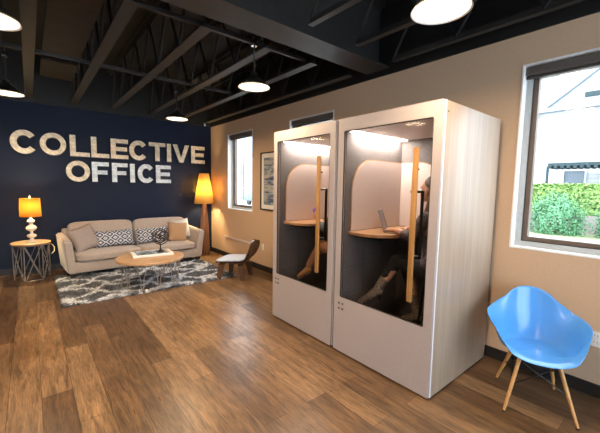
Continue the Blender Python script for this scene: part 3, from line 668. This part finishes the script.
# local: facing -Y
def rim(a):
    """a: angle from front (-Y) 0..180 mirrored; returns (rx, ry, z)"""
    c = abs(a)
    keys = [(0, .268, .418), (22, .280, .424), (38, .305, .450), (52, .312, .520), (68, .296, .590), (84, .286, .628), (100, .280, .642), (116, .268, .655), (134, .255, .712), (152, .262, .775), (168, .272, .802), (180, .275, .806)]
    for (a0, r0_, z0), (a1, r1_, z1) in zip(keys, keys[1:]):
        if a0 <= c <= a1:
            k = smooth(a0, a1, c)*.35+.65*(c-a0)/(a1-a0); return r0_+(r1_-r0_)*k, z0+(z1-z0)*k
bm = BM(); NA, NR = 64, 14; grid = []
for j in range(NR+1):
    q = j/NR; row = []
    for i in range(NA):
        a = -180+360*i/NA; r_, z_ = rim(a); ca = math.cos(R(a)); c = abs(a)
        back = smooth(35, 80, c)
        ph_ = q*PI/2
        hor_f = q; ver_f = q**2.2                     # flat front
        hor_b = math.sin(min(1, q*1.45)*PI/2)**.9*.86+.14*smooth(.5, 1, q); ver_b = max(0, (q-.42)/.58)**1.25 if q > .42 else 0
        hor = hor_f*(1-back)+hor_b*back; ver = ver_f*(1-back)+ver_b*back
        flare = .042*smooth(.78, 1, q)**1.5*smooth(48, 85, c)*(1-smooth(112, 150, c))+.012*smooth(.8, 1, q)*smooth(140, 170, c)
        rr_ = r_*hor+flare
        x = rr_*math.sin(R(a)); yy = -rr_*ca
        seat = .425-.018*math.sin(min(1, q*1.2)*PI)*0+.0
        z = .412+(z_-.412)*ver-(.012*(1-q)) - (.018*smooth(.82, 1, q)*(1-back))
        yy += .02+.04*back*ver
        row.append((x, yy, z))
    grid.append(row)
cen = bm.verts.new((0, .02, .400)); rings = [[cen]*NA]
for row in grid[1:]: rings.append([bm.verts.new(p) for p in row])
for i in range(NA): bm.faces.new((cen, rings[1][i], rings[1][(i+1) % NA]))
for j in range(1, NR):
    for i in range(NA): bm.faces.new((rings[j][i], rings[j][(i+1) % NA], rings[j+1][(i+1) % NA], rings[j+1][i]))
sh = obj('seat_shell', bm, 'blue_plastic', bc, ang=180)
md = sh.modifiers.new('t', 'SOLIDIFY'); md.thickness = .006; md.offset = 0
subsurf(sh, 1)
legpts = {}
for sx_, sy_ in ((-1, -1), (1, -1), (-1, 1), (1, 1)):
    a = Vector((sx_*.115, sy_*.10, .385)); b = Vector((sx_*.215, sy_*.225, .0))
    if sy_ > 0: b = Vector((sx_*.20, .235, 0))
    bm = BM(); tube(bm, [a, a.lerp(b, .5), b+Vector((0, 0, .008))], [.0145, .0125, .009], 12); lg = obj('leg', bm, 'beech_leg', bc)
    bm = BM(); tube(bm, [b+Vector((0, 0, .0005)), b+Vector((0, 0, .010))], .0095, 10); obj('foot_glide', bm, 'rubber', lg)
    legpts[(sx_, sy_)] = (a, b)
bm = BM()
for (A_, B_) in (((-1, -1), (1, -1)), ((-1, 1), (1, 1)), ((-1, -1), (-1, 1)), ((1, -1), (1, 1))):
    pa = legpts[A_]; pb = legpts[B_]
    tube(bm, [pa[0].lerp(pa[1], .08), pb[0].lerp(pb[1], .52)], .0042, 6); tube(bm, [pb[0].lerp(pb[1], .08), pa[0].lerp(pa[1], .52)], .0042, 6)
for p in ((-.10, -.09), (.10, -.09), (-.10, .09), (.10, .09)): tube(bm, [(p[0], p[1], .375), (p[0]*1.05, p[1]*1.05, .398)], .012, 8)
tube(bm, [(-.115, -.10, .38), (.115, .10, .38)], .006, 6); tube(bm, [(.115, -.10, .38), (-.115, .10, .38)], .006, 6)
obj('wire_brace', bm, 'black_wire', bc)

# ------------------------------------------------------------------ rug
bm = BM(); nx, ny = 150, 100; RX0, RX1, RY0, RY1 = .25, 2.74, 5.03, 6.78; g = []
for j in range(ny+1):
    row = []
    for i in range(nx+1):
        e = min(i, nx-i, j, ny-j)
        jx = random.uniform(-.006, .006) if e else random.uniform(-.022, .022); jy = random.uniform(-.006, .006) if e else random.uniform(-.022, .022)
        z = .004 if e == 0 else random.uniform(.010, .038)
        row.append(bm.verts.new((RX0+(RX1-RX0)*i/nx+jx, RY0+(RY1-RY0)*j/ny+jy, z)))
    g.append(row)
for j in range(ny):
    for i in range(nx): bm.faces.new((g[j][i], g[j][i+1], g[j+1][i+1], g[j+1][i]))
o = obj('shag_rug', bm, 'rug_shag', ang=180); md = o.modifiers.new('s', 'SOLIDIFY'); md.thickness = .004; md.offset = -1
tag(o, 'grey shag rug with white trellis pattern under the coffee table', 'rug')

# ------------------------------------------------------------------ sofa (local: front at -Y)
def cushion(bm, c, s, puff=.25, rot=None, n=10, pinch=.0):
    """soft box: superellipsoid-ish pillow"""
    r = bmesh.ops.create_cube(bm, size=2); vs = r['verts']; es = list({e for v in vs for e in v.link_edges})
    bmesh.ops.subdivide_edges(bm, edges=es, cuts=n-1, use_grid_fill=True)
    vs = list({v for v in bm.verts if v.is_valid and abs(v.co.x) <= 1.0001 and abs(v.co.y) <= 1.0001 and abs(v.co.z) <= 1.0001 and v.tag is False})
    M = Matrix.Translation(c) @ (Euler(rot).to_matrix().to_4x4() if rot else Matrix())
    for v in vs:
        x, y, z = v.co; p = 7.0
        k = (abs(x)**p+abs(y)**p+abs(z)**p)**(1/p); x, y, z = x/k, y/k, z/k
        bul = 1-(1-(1-x*x)*(1-z*z if s[1] < min(s[0], s[2]) else 1-y*y))*puff
        if s[1] < min(s[0], s[2]): y *= bul
        else: z *= bul
        v.co = M @ Vector((x*s[0]/2, y*s[1]/2, z*s[2]/2)); v.tag = True
def pillow(name, label, w, h, d, mtl, loc, rot, cat='pillow', group=None):
    bm = BM(); n = 16; G = {}
    for side in (-1, 1):
        for j in range(n+1):
            for i in range(n+1):
                u = 2*i/n-1; v = 2*j/n-1; edge = i in (0, n) or j in (0, n)
                if edge and side == 1: G[(1, i, j)] = G[(-1, i, j)]; continue
                t_ = max(0, (1-u**4)*(1-v**4))**.45
                pin = 1-.07*(1-v*v)*abs(u)**3; pin2 = 1-.07*(1-u*u)*abs(v)**3
                G[(side, i, j)] = bm.verts.new((u*w/2*pin, side*d/2*t_, v*h/2*pin2))
        for j in range(n):
            for i in range(n):
                q = [G[(side, i, j)], G[(side, i+1, j)], G[(side, i+1, j+1)], G[(side, i, j+1)]]
                bm.faces.new(q if side < 0 else q[::-1])
    o = obj(name, bm, mtl, None, loc, rot, ang=60); return tag(o, label, cat, group)
SR = R(3.5)
sf = thing('sofa', 'beige fabric two-seat sofa against the navy wall', 'sofa', (1.558, 6.865, 0), SR)
W2, F, Bk = 1.19, -.42, .42
bm = BM(); bx(bm, -W2+.10, W2-.10, F+.02, Bk-.02, .10, .27, .015); obj('seat_base', bm, 'sofa_fabric', sf)
for s in (-1, 1):
    # flared track arm, sloping down to the front
    bm = BM()
    P = []
    for y in (F, Bk):
        zt = .645 if y == F else .70
        P.append([(s*(W2-.155), y, .10), (s*(W2-.03), y, .10), (s*(W2+.025), y+ (0 if y == Bk else -.02), zt), (s*(W2-.095), y+(0 if y == Bk else -.02), zt)])
    V = [[bm.verts.new(p) for p in q] for q in P]
    for k in range(4): bm.faces.new((V[0][k], V[0][(k+1) % 4], V[1][(k+1) % 4], V[1][k]))
    bm.faces.new(V[0]); bm.faces.new(V[1][::-1])
    bmesh.ops.bevel(bm, geom=bm.edges[:], offset=.022, segments=3, affect='EDGES')
    obj('armrest', bm, 'sofa_fabric', sf, ang=50)
bm = BM(); box(bm, (0, Bk-.075, .46), (2*W2-.12, .15, .62), bev=.03, seg=3); obj('backrest', bm, 'sofa_fabric', sf)
for s in (-1, 1):
    bm = BM(); cushion(bm, (s*.523, F+.29, .345), (1.035, .62, .165), .22); obj('seat_cushion', bm, 'sofa_fabric', sf, ang=60)
    bm = BM(); cushion(bm, (0, 0, 0), (1.055, .19, .50), .35); obj('back_cushion', bm, 'sofa_fabric', sf, (s*.535, Bk-.20, .645), (R(-9), 0, 0), ang=60)
for sx_ in (-1, 1):
    for sy_ in (-1, 1):
        bm = BM(); box(bm, (sx_*(W2-.10), sy_*.34, .065), (.07, .07, .078), taper=1.15); obj('leg', bm, 'leg_dark', sf)
def sl(x, y, z): v = Matrix.Rotation(SR, 3, 'Z') @ Vector((x, y, z)); return (v.x+1.558, v.y+6.865, z)
pillow('throw_pillow', 'plain taupe square pillow leaning on the left arm of the sofa', .44, .44, .15, 'pillow_beige', sl(-.86, -.02, .62), (R(-20), R(-14), SR+R(24)), group=None)
pillow('lumbar_pillow', 'blue and white patterned lumbar pillow on the left half of the sofa', .66, .30, .13, 'ikat_fabric', sl(-.37, .03, .575), (R(-17), R(-1), SR), group='patterned lumbar pillows')
pillow('lumbar_pillow', 'blue and white patterned lumbar pillow on the sofa behind the bronze sphere', .64, .30, .13, 'ikat_fabric', sl(.325, .03, .575), (R(-17), 0, SR), group='patterned lumbar pillows')
pillow('throw_pillow', 'tan pillow near the right arm of the sofa', .40, .42, .14, 'pillow_tan', sl(.80, -.03, .595), (R(-16), R(6), SR-R(6)))
pillow('throw_pillow', 'pale grey pillow tucked behind the tan one at the right arm of the sofa', .42, .42, .13, 'pillow_pale', sl(.90, .09, .635), (R(-14), R(-10), SR-R(14)))

# ------------------------------------------------------------------ coffee table
ct = thing('coffee_table', 'round wooden coffee table with looping silver wire base on the rug', 'coffee table', (1.44, 5.44, 0))
bm = BM(); lathe(bm, [(.001, .405), (.485, .405), (.50, .412), (.50, .438), (.49, .447), (.001, .447)], n=64, cap=False); obj('table_top', bm, 'table_wood', ct)
for k in range(11):
    a = 2*PI*k/11+.15; rn = random.Random(k)
    pt = lambda ang, r_, z: (r_*math.cos(ang), r_*math.sin(ang), z)
    wd = .17
    bm = BM(); tube(bm, [pt(a-wd, .42, .405), pt(a-wd*.75, .435, .30), pt(a-wd*.25, .40, .17), pt(a-wd*.35, .41, .08), pt(a, .43, .034), pt(a+wd*.35, .41, .08), pt(a+wd*.25, .40, .17), pt(a+wd*.75, .435, .30), pt(a+wd, .42, .405)], .0065, 8)
    obj('wire_leg', bm, 'silver_wire', ct)
bm = BM(); tube(bm, [(.43*math.cos(R(10*i)), .43*math.sin(R(10*i)), .034) for i in range(36)], .006, 6, closed=True); tube(bm, [(.42*math.cos(R(10*i)), .42*math.sin(R(10*i)), .398) for i in range(36)], .007, 6, closed=True); obj('base_ring', bm, 'silver_wire', ct)
# magazine / photo book
bk_ = thing('photo_book', 'large white-edged picture book lying on the coffee table', 'book', (1.50, 5.60, .447), R(-6))
bm = BM(); box(bm, (0, 0, .016), (.60, .42, .030), bev=.004); obj('book_block', bm, 'paper_white', bk_)
bm = BM(); box(bm, (-.01, 0, .0325), (.46, .33, .003)); obj('cover_picture', bm, 'book_photo', bk_)
bm = BM(); box(bm, (.245, 0, .0325), (.03, .34, .003)); obj('cover_strip', bm, 'table_wood', bk_)
# armillary sphere
ar = thing('armillary_sphere', 'dark bronze armillary sphere standing on the picture book', 'ornament', (1.62, 5.54, .481), R(-35))
bm = BM(); lathe(bm, [(.001, 0), (.060, 0), (.060, .010), (.035, .022), (.018, .045), (.010, .075), (.009, .11), (.014, .118), (.007, .128)], n=24); obj('base', bm, 'bronze_dark', ar)
Rg = .128; cz = .128+Rg
def ringo(rot, r_=Rg, th=.0065):
    bm = BM(); M = Euler(rot).to_matrix(); tube(bm, [M @ Vector((r_*math.cos(R(10*i)), r_*math.sin(R(10*i)), 0)) for i in range(36)], th, 8, closed=True); obj('ring', bm, 'bronze_dark', ar, (0, 0, cz))
ringo((R(90), 0, 0), Rg, .008); ringo((0, R(20), 0), Rg-.012, .009); ringo((R(90), 0, R(70)), Rg-.02); ringo((R(60), R(25), 0), Rg-.028); ringo((R(25), R(-35), 0), Rg-.016)
bm = BM(); M3 = Euler((0, R(113), 0)).to_matrix(); tube(bm, [M3 @ Vector((0, 0, -.17)), M3 @ Vector((0, 0, .15))], .005, 8); tube(bm, [M3 @ Vector((0, 0, .15)), M3 @ Vector((0, 0, .19))], [.022, .001], 8); box(bm, M3 @ Vector((0, 0, -.165)), (.008, .04, .05), rot=(0, R(113), 0))
obj('arrow', bm, 'bronze_dark', ar, (0, 0, cz))
bm = BM(); ell(bm, (0, 0, 0), (.026, .026, .026)); obj('globe', bm, 'bronze_dark', ar, (0, 0, cz))

# ------------------------------------------------------------------ side table + table lamp
st = thing('side_table', 'small round wooden side table with crossed silver wire base left of the sofa', 'side table', (-.02, 6.90, 0))
bm = BM(); lathe(bm, [(.001, .582), (.25, .582), (.262, .59), (.262, .606), (.25, .612), (.001, .612)], n=48, cap=False); obj('table_top', bm, 'table_wood', st)
for k in range(6):
    a = 2*PI*k/6-PI/2-.42; b = 2*PI*(k+1)/6-PI/2-.42
    bm = BM(); p = lambda an, z, r_=.235: (r_*math.cos(an), r_*math.sin(an), z)
    tube(bm, [p(a, .004), p(a, .585)], .008, 8); obj('wire_leg', bm, 'silver_wire', st)
    bm = BM(); tube(bm, [p(a+.06, .02), p((a+b)/2, .30, .215), p(b-.06, .575)], .006, 8); tube(bm, [p(b-.06, .02), p((a+b)/2, .30, .225), p(a+.06, .575)], .006, 8)
    obj('wire_cross', bm, 'silver_wire', st)
bm = BM()
for z in (.012, .573): tube(bm, [(.235*math.cos(R(10*i)), .235*math.sin(R(10*i)), z) for i in range(36)], .007, 6, closed=True)
obj('base_ring', bm, 'silver_wire', st)
bm = BM(); tube(bm, [(.245, .03, .56), (.275, .02, .54), (.305, .01, .49), (.30, .0, .43), (.262, .0, .385)], .008, 8); tag(obj('handle', bm, 'gold_metal', st), 'curved golden handle')
tl = thing('table_lamp', 'glowing amber drum lamp with stacked-ball base on the side table', 'table lamp', (-.005, 6.88, .612))
bm = BM(); lathe(bm, [(.001, 0), (.085, 0), (.088, .010), (.060, .026), (.030, .042), (.022, .060), (.026, .070), (.055, .085), (.066, .105), (.055, .125), (.024, .140), (.018, .160), (.022, .176), (.058, .200), (.074, .232), (.058, .264), (.024, .288), (.020, .300), (.040, .318), (.052, .342), (.040, .366), (.018, .382), (.012, .395), (.012, .43)], n=32); obj('base', bm, 'pearl', tl)
bm = BM(); lathe(bm, [(.143, .420), (.131, .715)], n=40, cap=False); lsh = obj('lamp_shade', bm, 'shade_amber', tl); md = lsh.modifiers.new('s', 'SOLIDIFY'); md.thickness = .002
bm = BM(); tube(bm, [(0, 0, .43), (0, 0, .56)], .010, 8); tube(bm, [(0, 0, .54), (-.05, 0, .60), (-.045, 0, .68), (0, 0, .715)], .003, 6); tube(bm, [(0, 0, .54), (.05, 0, .60), (.045, 0, .68), (0, 0, .715)], .003, 6); obj('harp', bm, 'chrome', tl)
bm = BM(); lathe(bm, [(.006, .712), (.014, .728), (.016, .742), (.006, .762), (.001, .768)], n=16); obj('finial', bm, 'pearl', tl)
bm = BM(); ell(bm, (0, 0, .60), (.028, .028, .036)); obj('bulb', bm, 'bulb_glow', tl)
plight('lamp_bulb', (0, 0, .60), 80, (1, .74, .40), .06, tl)

# ------------------------------------------------------------------ floor lamp
fl = thing('floor_lamp', 'glowing yellow cone lamp on tapered wooden column in the far corner', 'floor lamp', (3.04, 7.08, 0))
bm = BM(); lathe(bm, [(.001, 0), (.105, 0), (.108, .01), (.105, .35), (.085, .75), (.058, 1.05), (.045, 1.20), (.001, 1.20)], n=36, cap=False, sq=(1, 1)); obj('column', bm, 'lamp_wood', fl)
bm = BM(); lathe(bm, [(.222, 1.175), (.105, 1.845)], n=40, cap=False); lsh = obj('lamp_shade', bm, 'shade_yellow', fl); md = lsh.modifiers.new('s', 'SOLIDIFY'); md.thickness = .002
bm = BM(); tube(bm, [(0, 0, 1.20), (0, 0, 1.36)], .014, 10); obj('socket', bm, 'chrome', fl)
bm = BM(); ell(bm, (0, 0, 1.41), (.03, .03, .042)); obj('bulb', bm, 'bulb_glow', fl)
plight('floor_lamp_bulb', (0, 0, 1.50), 150, (1, .74, .38), .09, fl)

# ------------------------------------------------------------------ plywood lounge chair
lc = thing('plywood_chair', 'low dark moulded plywood chair with pale blue cushion beside the window wall', 'chair', (2.715, 5.02, 0), R(127-270))
def bentsheet(bm, pts, w, th=.010, cup=0, n=10, wf=None):
    """sheet swept along pts (y, z), width along x"""
    rows = []
    for k, (y, z) in enumerate(pts):
        p0 = pts[max(0, k-1)]; p1 = pts[min(len(pts)-1, k+1)]; dy, dz = p1[0]-p0[0], p1[1]-p0[1]; L = math.hypot(dy, dz); ny_, nz_ = -dz/L, dy/L
        ww = w*(wf(k/(len(pts)-1)) if wf else 1); rows.append([[((2*i/n-1)*ww/2, y+ny_*(s*th/2+cup*(2*i/n-1)**2), z+nz_*(s*th/2+cup*(2*i/n-1)**2)) for i in range(n+1)] for s in (-1, 1)])
    V = [[[bm.verts.new(p) for p in side] for side in row] for row in rows]
    for A, B in zip(V, V[1:]):
        for i in range(n): bm.faces.new((A[0][i], A[0][i+1], B[0][i+1], B[0][i])); bm.faces.new((A[1][i+1], A[1][i], B[1][i], B[1][i+1]))
        bm.faces.new((A[0][0], B[0][0], B[1][0], A[1][0])); bm.faces.new((B[0][n], A[0][n], A[1][n], B[1][n]))
    for A in (V[0], V[-1]):
        for i in range(n): bm.faces.new((A[0][i], A[1][i], A[1][i+1], A[0][i+1]))
rd = lambda q: math.sqrt(max(.02, 1-(2*q-1)**4))
bm = BM(); bentsheet(bm, [(-.265, .270), (-.21, .300), (-.12, .302), (-.02, .290), (.08, .280), (.16, .285), (.21, .30)], .50, .011, .012, 12, lambda q: .82+.18*math.sin(q*PI)); obj('seat', bm, 'walnut', lc)
bm = BM(); bentsheet(bm, [(.195+.12*q+.03*math.sin(q*PI), .36+.32*q) for q in [i/10 for i in range(11)]], .48, .011, -.05, 14, rd); obj('backrest', bm, 'walnut', lc)
bm = BM(); bentsheet(bm, [(-.17, .285), (.05, .268), (.16, .266), (.225, .30), (.27, .42), (.295, .54)], .12, .014); obj('spine', bm, 'walnut', lc)
for nm, y, ww, sp_ in (('front_legs', -.17, .40, .055), ('rear_legs', .17, .32, .06)):
    for s in (-1, 1):
        bm = BM(); pts = [(s*(ww/2-.10), .272), (s*(ww/2-.03), .266), (s*ww/2, .235), (s*(ww/2+.03), .0)]
        # bent plywood strip: swept in x-z, width in y
        rows = []
        for k, (x, z) in enumerate(pts):
            p0 = pts[max(0, k-1)]; p1 = pts[min(3, k+1)]; dx, dz = p1[0]-p0[0], p1[1]-p0[1]; L = math.hypot(dx, dz); hw = .055 if k < 3 else .038; kk = (0 if k < 3 else (-.03 if y < 0 else .04)); zz = max(0, z)
            rows.append([bm.verts.new((x+sg*(-dz/L)*.007, y+kk+hh*hw, zz+(sg*(dx/L)*.007 if k < 3 else 0))) for sg, hh in ((-1, -1), (1, -1), (1, 1), (-1, 1))])
        for A, B in zip(rows, rows[1:]):
            for i in range(4): bm.faces.new((A[i], A[(i+1) % 4], B[(i+1) % 4], B[i]))
        bm.faces.new(rows[0]); bm.faces.new(rows[-1][::-1]); obj('leg', bm, 'walnut', lc)
bm = BM(); cushion(bm, (0, 0, 0), (.52, .49, .075), .6); cu = obj('chair_cushion', bm, 'cushion_blue', None, (2.70, 5.04, .338), (R(4), 0, R(127-270)), ang=60)
cu.name = 'chair_cushion'; tag(cu, 'pale blue cushion lying on the dark plywood chair', 'cushion')

# ------------------------------------------------------------------ wall things
af = thing('picture_frame', 'black framed abstract blue and grey print on the beige wall between two windows', 'picture', (XW-.002, 4.62, 1.15))
bm = BM(); ringprism(bm, [(0, 0), (.565, 0), (.565, 1.05), (0, 1.05)], [(.022, .022), (.543, .022), (.543, 1.028), (.022, 1.028)], .025, lambda a, b, d: (-.028+d, a, b)); obj('frame', bm, 'black_paint', af)
bm = BM(); bx(bm, -.012, -.004, .02, .545, .02, 1.03); obj('mat_board', bm, 'paper_white', af)
bm = BM(); bx(bm, -.015, -.012, .10, .465, .10, .95); obj('print', bm, 'art_print', af)
bm = BM(); bx(bm, XW-.026, XW-.001, 5.25, 6.66, .435, .475, .006); tag(obj('cable_raceway', bm, 'nook_white'), 'beige cable raceway running low along the wall under the far window', 'cable duct')
def outlet(y, z, lb):
    t = thing('wall_outlet', lb, 'outlet', (XW-.001, y, z), 0, 'wall outlets')
    bm = BM(); box(bm, (-.004, 0, 0), (.008, .075, .118), bev=.003); pl = obj('cover_plate', bm, 'white_plastic', t)
    bm = BM()
    for s in (-1, 1):
        for q in (-1, 1): box(bm, (-.0085, q*.009, s*.026+.004), (.002, .003, .011))
    obj('slots', bm, 'key_black', pl)
outlet(5.12, .445, 'white wall outlet at the near end of the cable raceway'); outlet(.405, .455, 'white wall outlet at the right edge behind the blue chair')
sc = thing('security_camera', 'tiny white camera on a bracket high in the far corner', 'camera', (3.17, YB-.022, 2.97))
bm = BM(); tube(bm, [(0, 0, .02), (0, -.05, .02), (0, -.06, 0)], .008, 8); obj('bracket', bm, 'white_plastic', sc)
bm = BM(); tube(bm, [(.01, -.04, -.01), (-.02, -.10, -.03)], .018, 12); obj('camera_body', bm, 'white_plastic', sc)

# ------------------------------------------------------------------ outside
GZ = -.25
bm = BM(); bx(bm, XW+.3, 80, -60, 90, GZ-.2, GZ); struct('ground', bm, 'sidewalk', None)
bm = BM(); bx(bm, 13.2, 18.4, -30, 20, GZ, GZ+.02); tag(obj('lawn', bm, 'grass'), 'strip of pale grass in front of the low brick wall outside', 'grass', kind='stuff')
bm = BM(); bx(bm, 18.4, 18.75, -20, 7.2, GZ, .52); tag(obj('garden_wall', bm, 'brick_low'), 'low brick garden wall under the hedge outside the big window', 'wall')
def leafmass(name, label, cat, m, fn, n, s, kind=None, group=None):
    bm = BM(); rn = random.Random(len(name)*7+n)
    for _ in range(n):
        p, nr = fn(rn); q = Vector(nr)+Vector((rn.uniform(-.7, .7), rn.uniform(-.7, .7), rn.uniform(-.7, .7))); q.normalize()
        M = Matrix.Translation(p) @ q.to_track_quat('Z', 'Y').to_matrix().to_4x4() @ Matrix.Rotation(rn.uniform(0, 6.28), 4, 'Z'); k = s*rn.uniform(.6, 1.3)
        v = [bm.verts.new(M @ Vector(a)) for a in ((-k, 0, 0), (0, -k*.5, k*.12), (k, 0, 0), (0, k*.5, k*.12))]; bm.faces.new(v)
    return bm
def hedge_fn(rn):
    y = rn.uniform(-8, 7.0); r_ = rn.random()
    if r_ < .65: return Vector((18.95+rn.uniform(-.08, .15), y, rn.uniform(.45, 1.82))), (-1, 0, 0)
    return Vector((rn.uniform(18.85, 19.8), y, 1.85+rn.uniform(-.1, .08))), (0, 0, 1)
hg = thing('hedge', 'long clipped green hedge above the low brick wall outside', 'hedge', (19.3, 0, GZ))
bm = leafmass('h', '', '', '', hedge_fn, 22000, .075); bmesh.ops.translate(bm, verts=bm.verts, vec=(-19.3, 0, -GZ)); tag(obj('leaves', bm, 'hedge_leaf', hg, ang=None), None, kind='stuff')
bm = BM(); bx(bm, -.25, .5, -8, 6.9, 0, 1.98); obj('hedge_core', bm, 'shrub_leaf', hg)
for (y, rr_, zc, lb) in ((3.75, .95, .45, 'rounded green shrub in front of the brick wall, seen through the big window'), (1.6, .8, .4, 'green shrub in front of the brick wall at the right edge of the big window')):
    def fn(rn):
        a, b = rn.uniform(0, 2*PI), math.acos(rn.uniform(-.7, 1)); d = Vector((math.sin(b)*math.cos(a), math.sin(b)*math.sin(a), math.cos(b))); kk = 1+.16*math.sin(5*a+3*b)+.10*math.sin(11*a-7*b); kk *= rn.uniform(.72, 1.08); return Vector((d.x*rr_*.8*kk, d.y*rr_*kk, .55+d.z*1.05*kk)), d
    sb = thing('shrub', lb, 'shrub', (17.3, y, GZ)); bm = leafmass('sh', '', '', '', fn, 6500, .05); tag(obj('leaves', bm, 'shrub_leaf', sb, ang=None), None, kind='stuff')
    bm = BM()
    for k in range(5): tube(bm, [(0, 0, 0), (.3*math.cos(k*1.3), .3*math.sin(k*1.3), .7)], .03, 6)
    obj('stems', bm, 'trunk', sb)
# house with siding beyond the hedge
hs = thing('house', 'white clapboard house with gable beyond the hedge, seen through the big window', 'house', (26.5, -3, GZ))
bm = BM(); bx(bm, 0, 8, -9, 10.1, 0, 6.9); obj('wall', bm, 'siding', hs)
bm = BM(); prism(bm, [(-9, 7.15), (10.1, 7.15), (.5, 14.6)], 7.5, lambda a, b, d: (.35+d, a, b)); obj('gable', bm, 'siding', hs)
bm = BM(); bx(bm, -.5, .4, -9.3, 10.5, 6.9, 7.15); obj('eave', bm, 'roof_grey', hs)
bm = BM(); prism(bm, [(-9.6, 7.0), (-9.0, 7.0), (.5, 14.5), (10.1, 7.0), (10.7, 7.0), (.5, 14.9)], 8, lambda a, b, d: (.0+d, a, b)); obj('roof', bm, 'roof_grey', hs)
bm = BM(); bx(bm, .25, .36, 7.1, 7.9, 7.65, 7.95); obj('gable_vent', bm, 'trellis_teal', hs)
bm = BM(); tube(bm, [(-.1, 10.2, .3), (-.1, 10.2, 6.9)], .07, 8); obj('downspout', bm, 'roof_grey', hs)
for k, y in enumerate((8.0, 6.2, 4.4, 2.6)):
    bm = BM(); ringprism(bm, [(y-.6, 1.6), (y+.6, 1.6), (y+.6, 3.2), (y-.6, 3.2)], [(y-.5, 1.7), (y+.5, 1.7), (y+.5, 3.1), (y-.5, 3.1)], .08, lambda a, b, d: (-.08+d, a, b)); wn = obj('window', bm, 'house_white', hs)
    bm = BM(); bx(bm, -.03, -.01, y-.5, y+.5, 1.7, 3.1); obj('pane', bm, 'pane_blue', wn)
pg = thing('pergola', 'dark teal lattice awning along the white house', 'pergola', (24.75, 0, GZ))
bm = BM(); bx(bm, -.4, 1.2, -6, 5.9, 3.32, 3.50)
for k in range(40): bx(bm, -.6, 1.2, -6+k*.3, -5.85+k*.3, 3.18, 3.32)
obj('lattice', bm, 'trellis_teal', pg)
for y in (5.9, 2.0, -2): bm = BM(); bx(bm, -.4, -.28, y-.06, y+.06, 0, 3.32); obj('post', bm, 'trellis_teal', pg)
# spire roof farther away
fh = thing('far_house', 'pale distant house with a thin roof spire left of the white house', 'house', (45, 9, GZ))
bm = BM(); bx(bm, 0, 8, -4, 14, 0, 9); obj('wall', bm, 'house_white', fh)
bm = BM(); prism(bm, [(-5, 9), (15, 9), (3, 15.5)], 8, lambda a, b, d: (d, a, b)); obj('roof', bm, 'roof_grey', fh)
bm = BM(); tube(bm, [(2, 2.9, 15), (2, 2.9, 18)], .12, 6); ell(bm, (2, 2.9, 16.2), (.35, .35, .35), sub=2); ell(bm, (2, 2.9, 18), (.3, .3, .3), sub=2); obj('spire', bm, 'roof_grey', fh)
# buildings seen through the far window
nb = thing('apartment_house', 'pale building with blue-grey brick corner outside the far window', 'building', (20, 33, GZ))
bm = BM(); bx(bm, 0, 10, -8, 1.8, 0, 5.2); obj('wall', bm, 'house_white', nb)
bm = BM(); bx(bm, -.6, 6, 2.3, 8.5, 0, 12); obj('brick_wall', bm, 'blue_brick', nb)
for k in range(3):
    bm = BM(); bx(bm, -.03, .02, -1.4-k*2.6, -.2-k*2.6, 2.4, 4.2); obj('window', bm, 'pane_blue', nb)
cr = thing('parked_car', 'pale blue parked car outside the far window', 'car', (16.0, 25.8, GZ))
bm = BM(); prism(bm, [(-2.1, .35), (2.1, .35), (2.15, .75), (1.2, .95), (.7, 1.42), (-1.0, 1.42), (-1.6, .95), (-2.15, .85)], 1.7, lambda a, b, d: (d, a, b)); bmesh.ops.bevel(bm, geom=bm.edges[:], offset=.06, segments=2, affect='EDGES'); obj('car_body', bm, 'pane_blue', cr)
for y in (-1.35, 1.35):
    for x in (.02, 1.5):
        bm = BM(); lathe(bm, [(.001, 0), (.33, 0), (.33, .2), (.001, .2)], n=20, cap=False); obj('wheel', bm, 'rubber', cr, (x, y, .33), (0, R(90), 0))
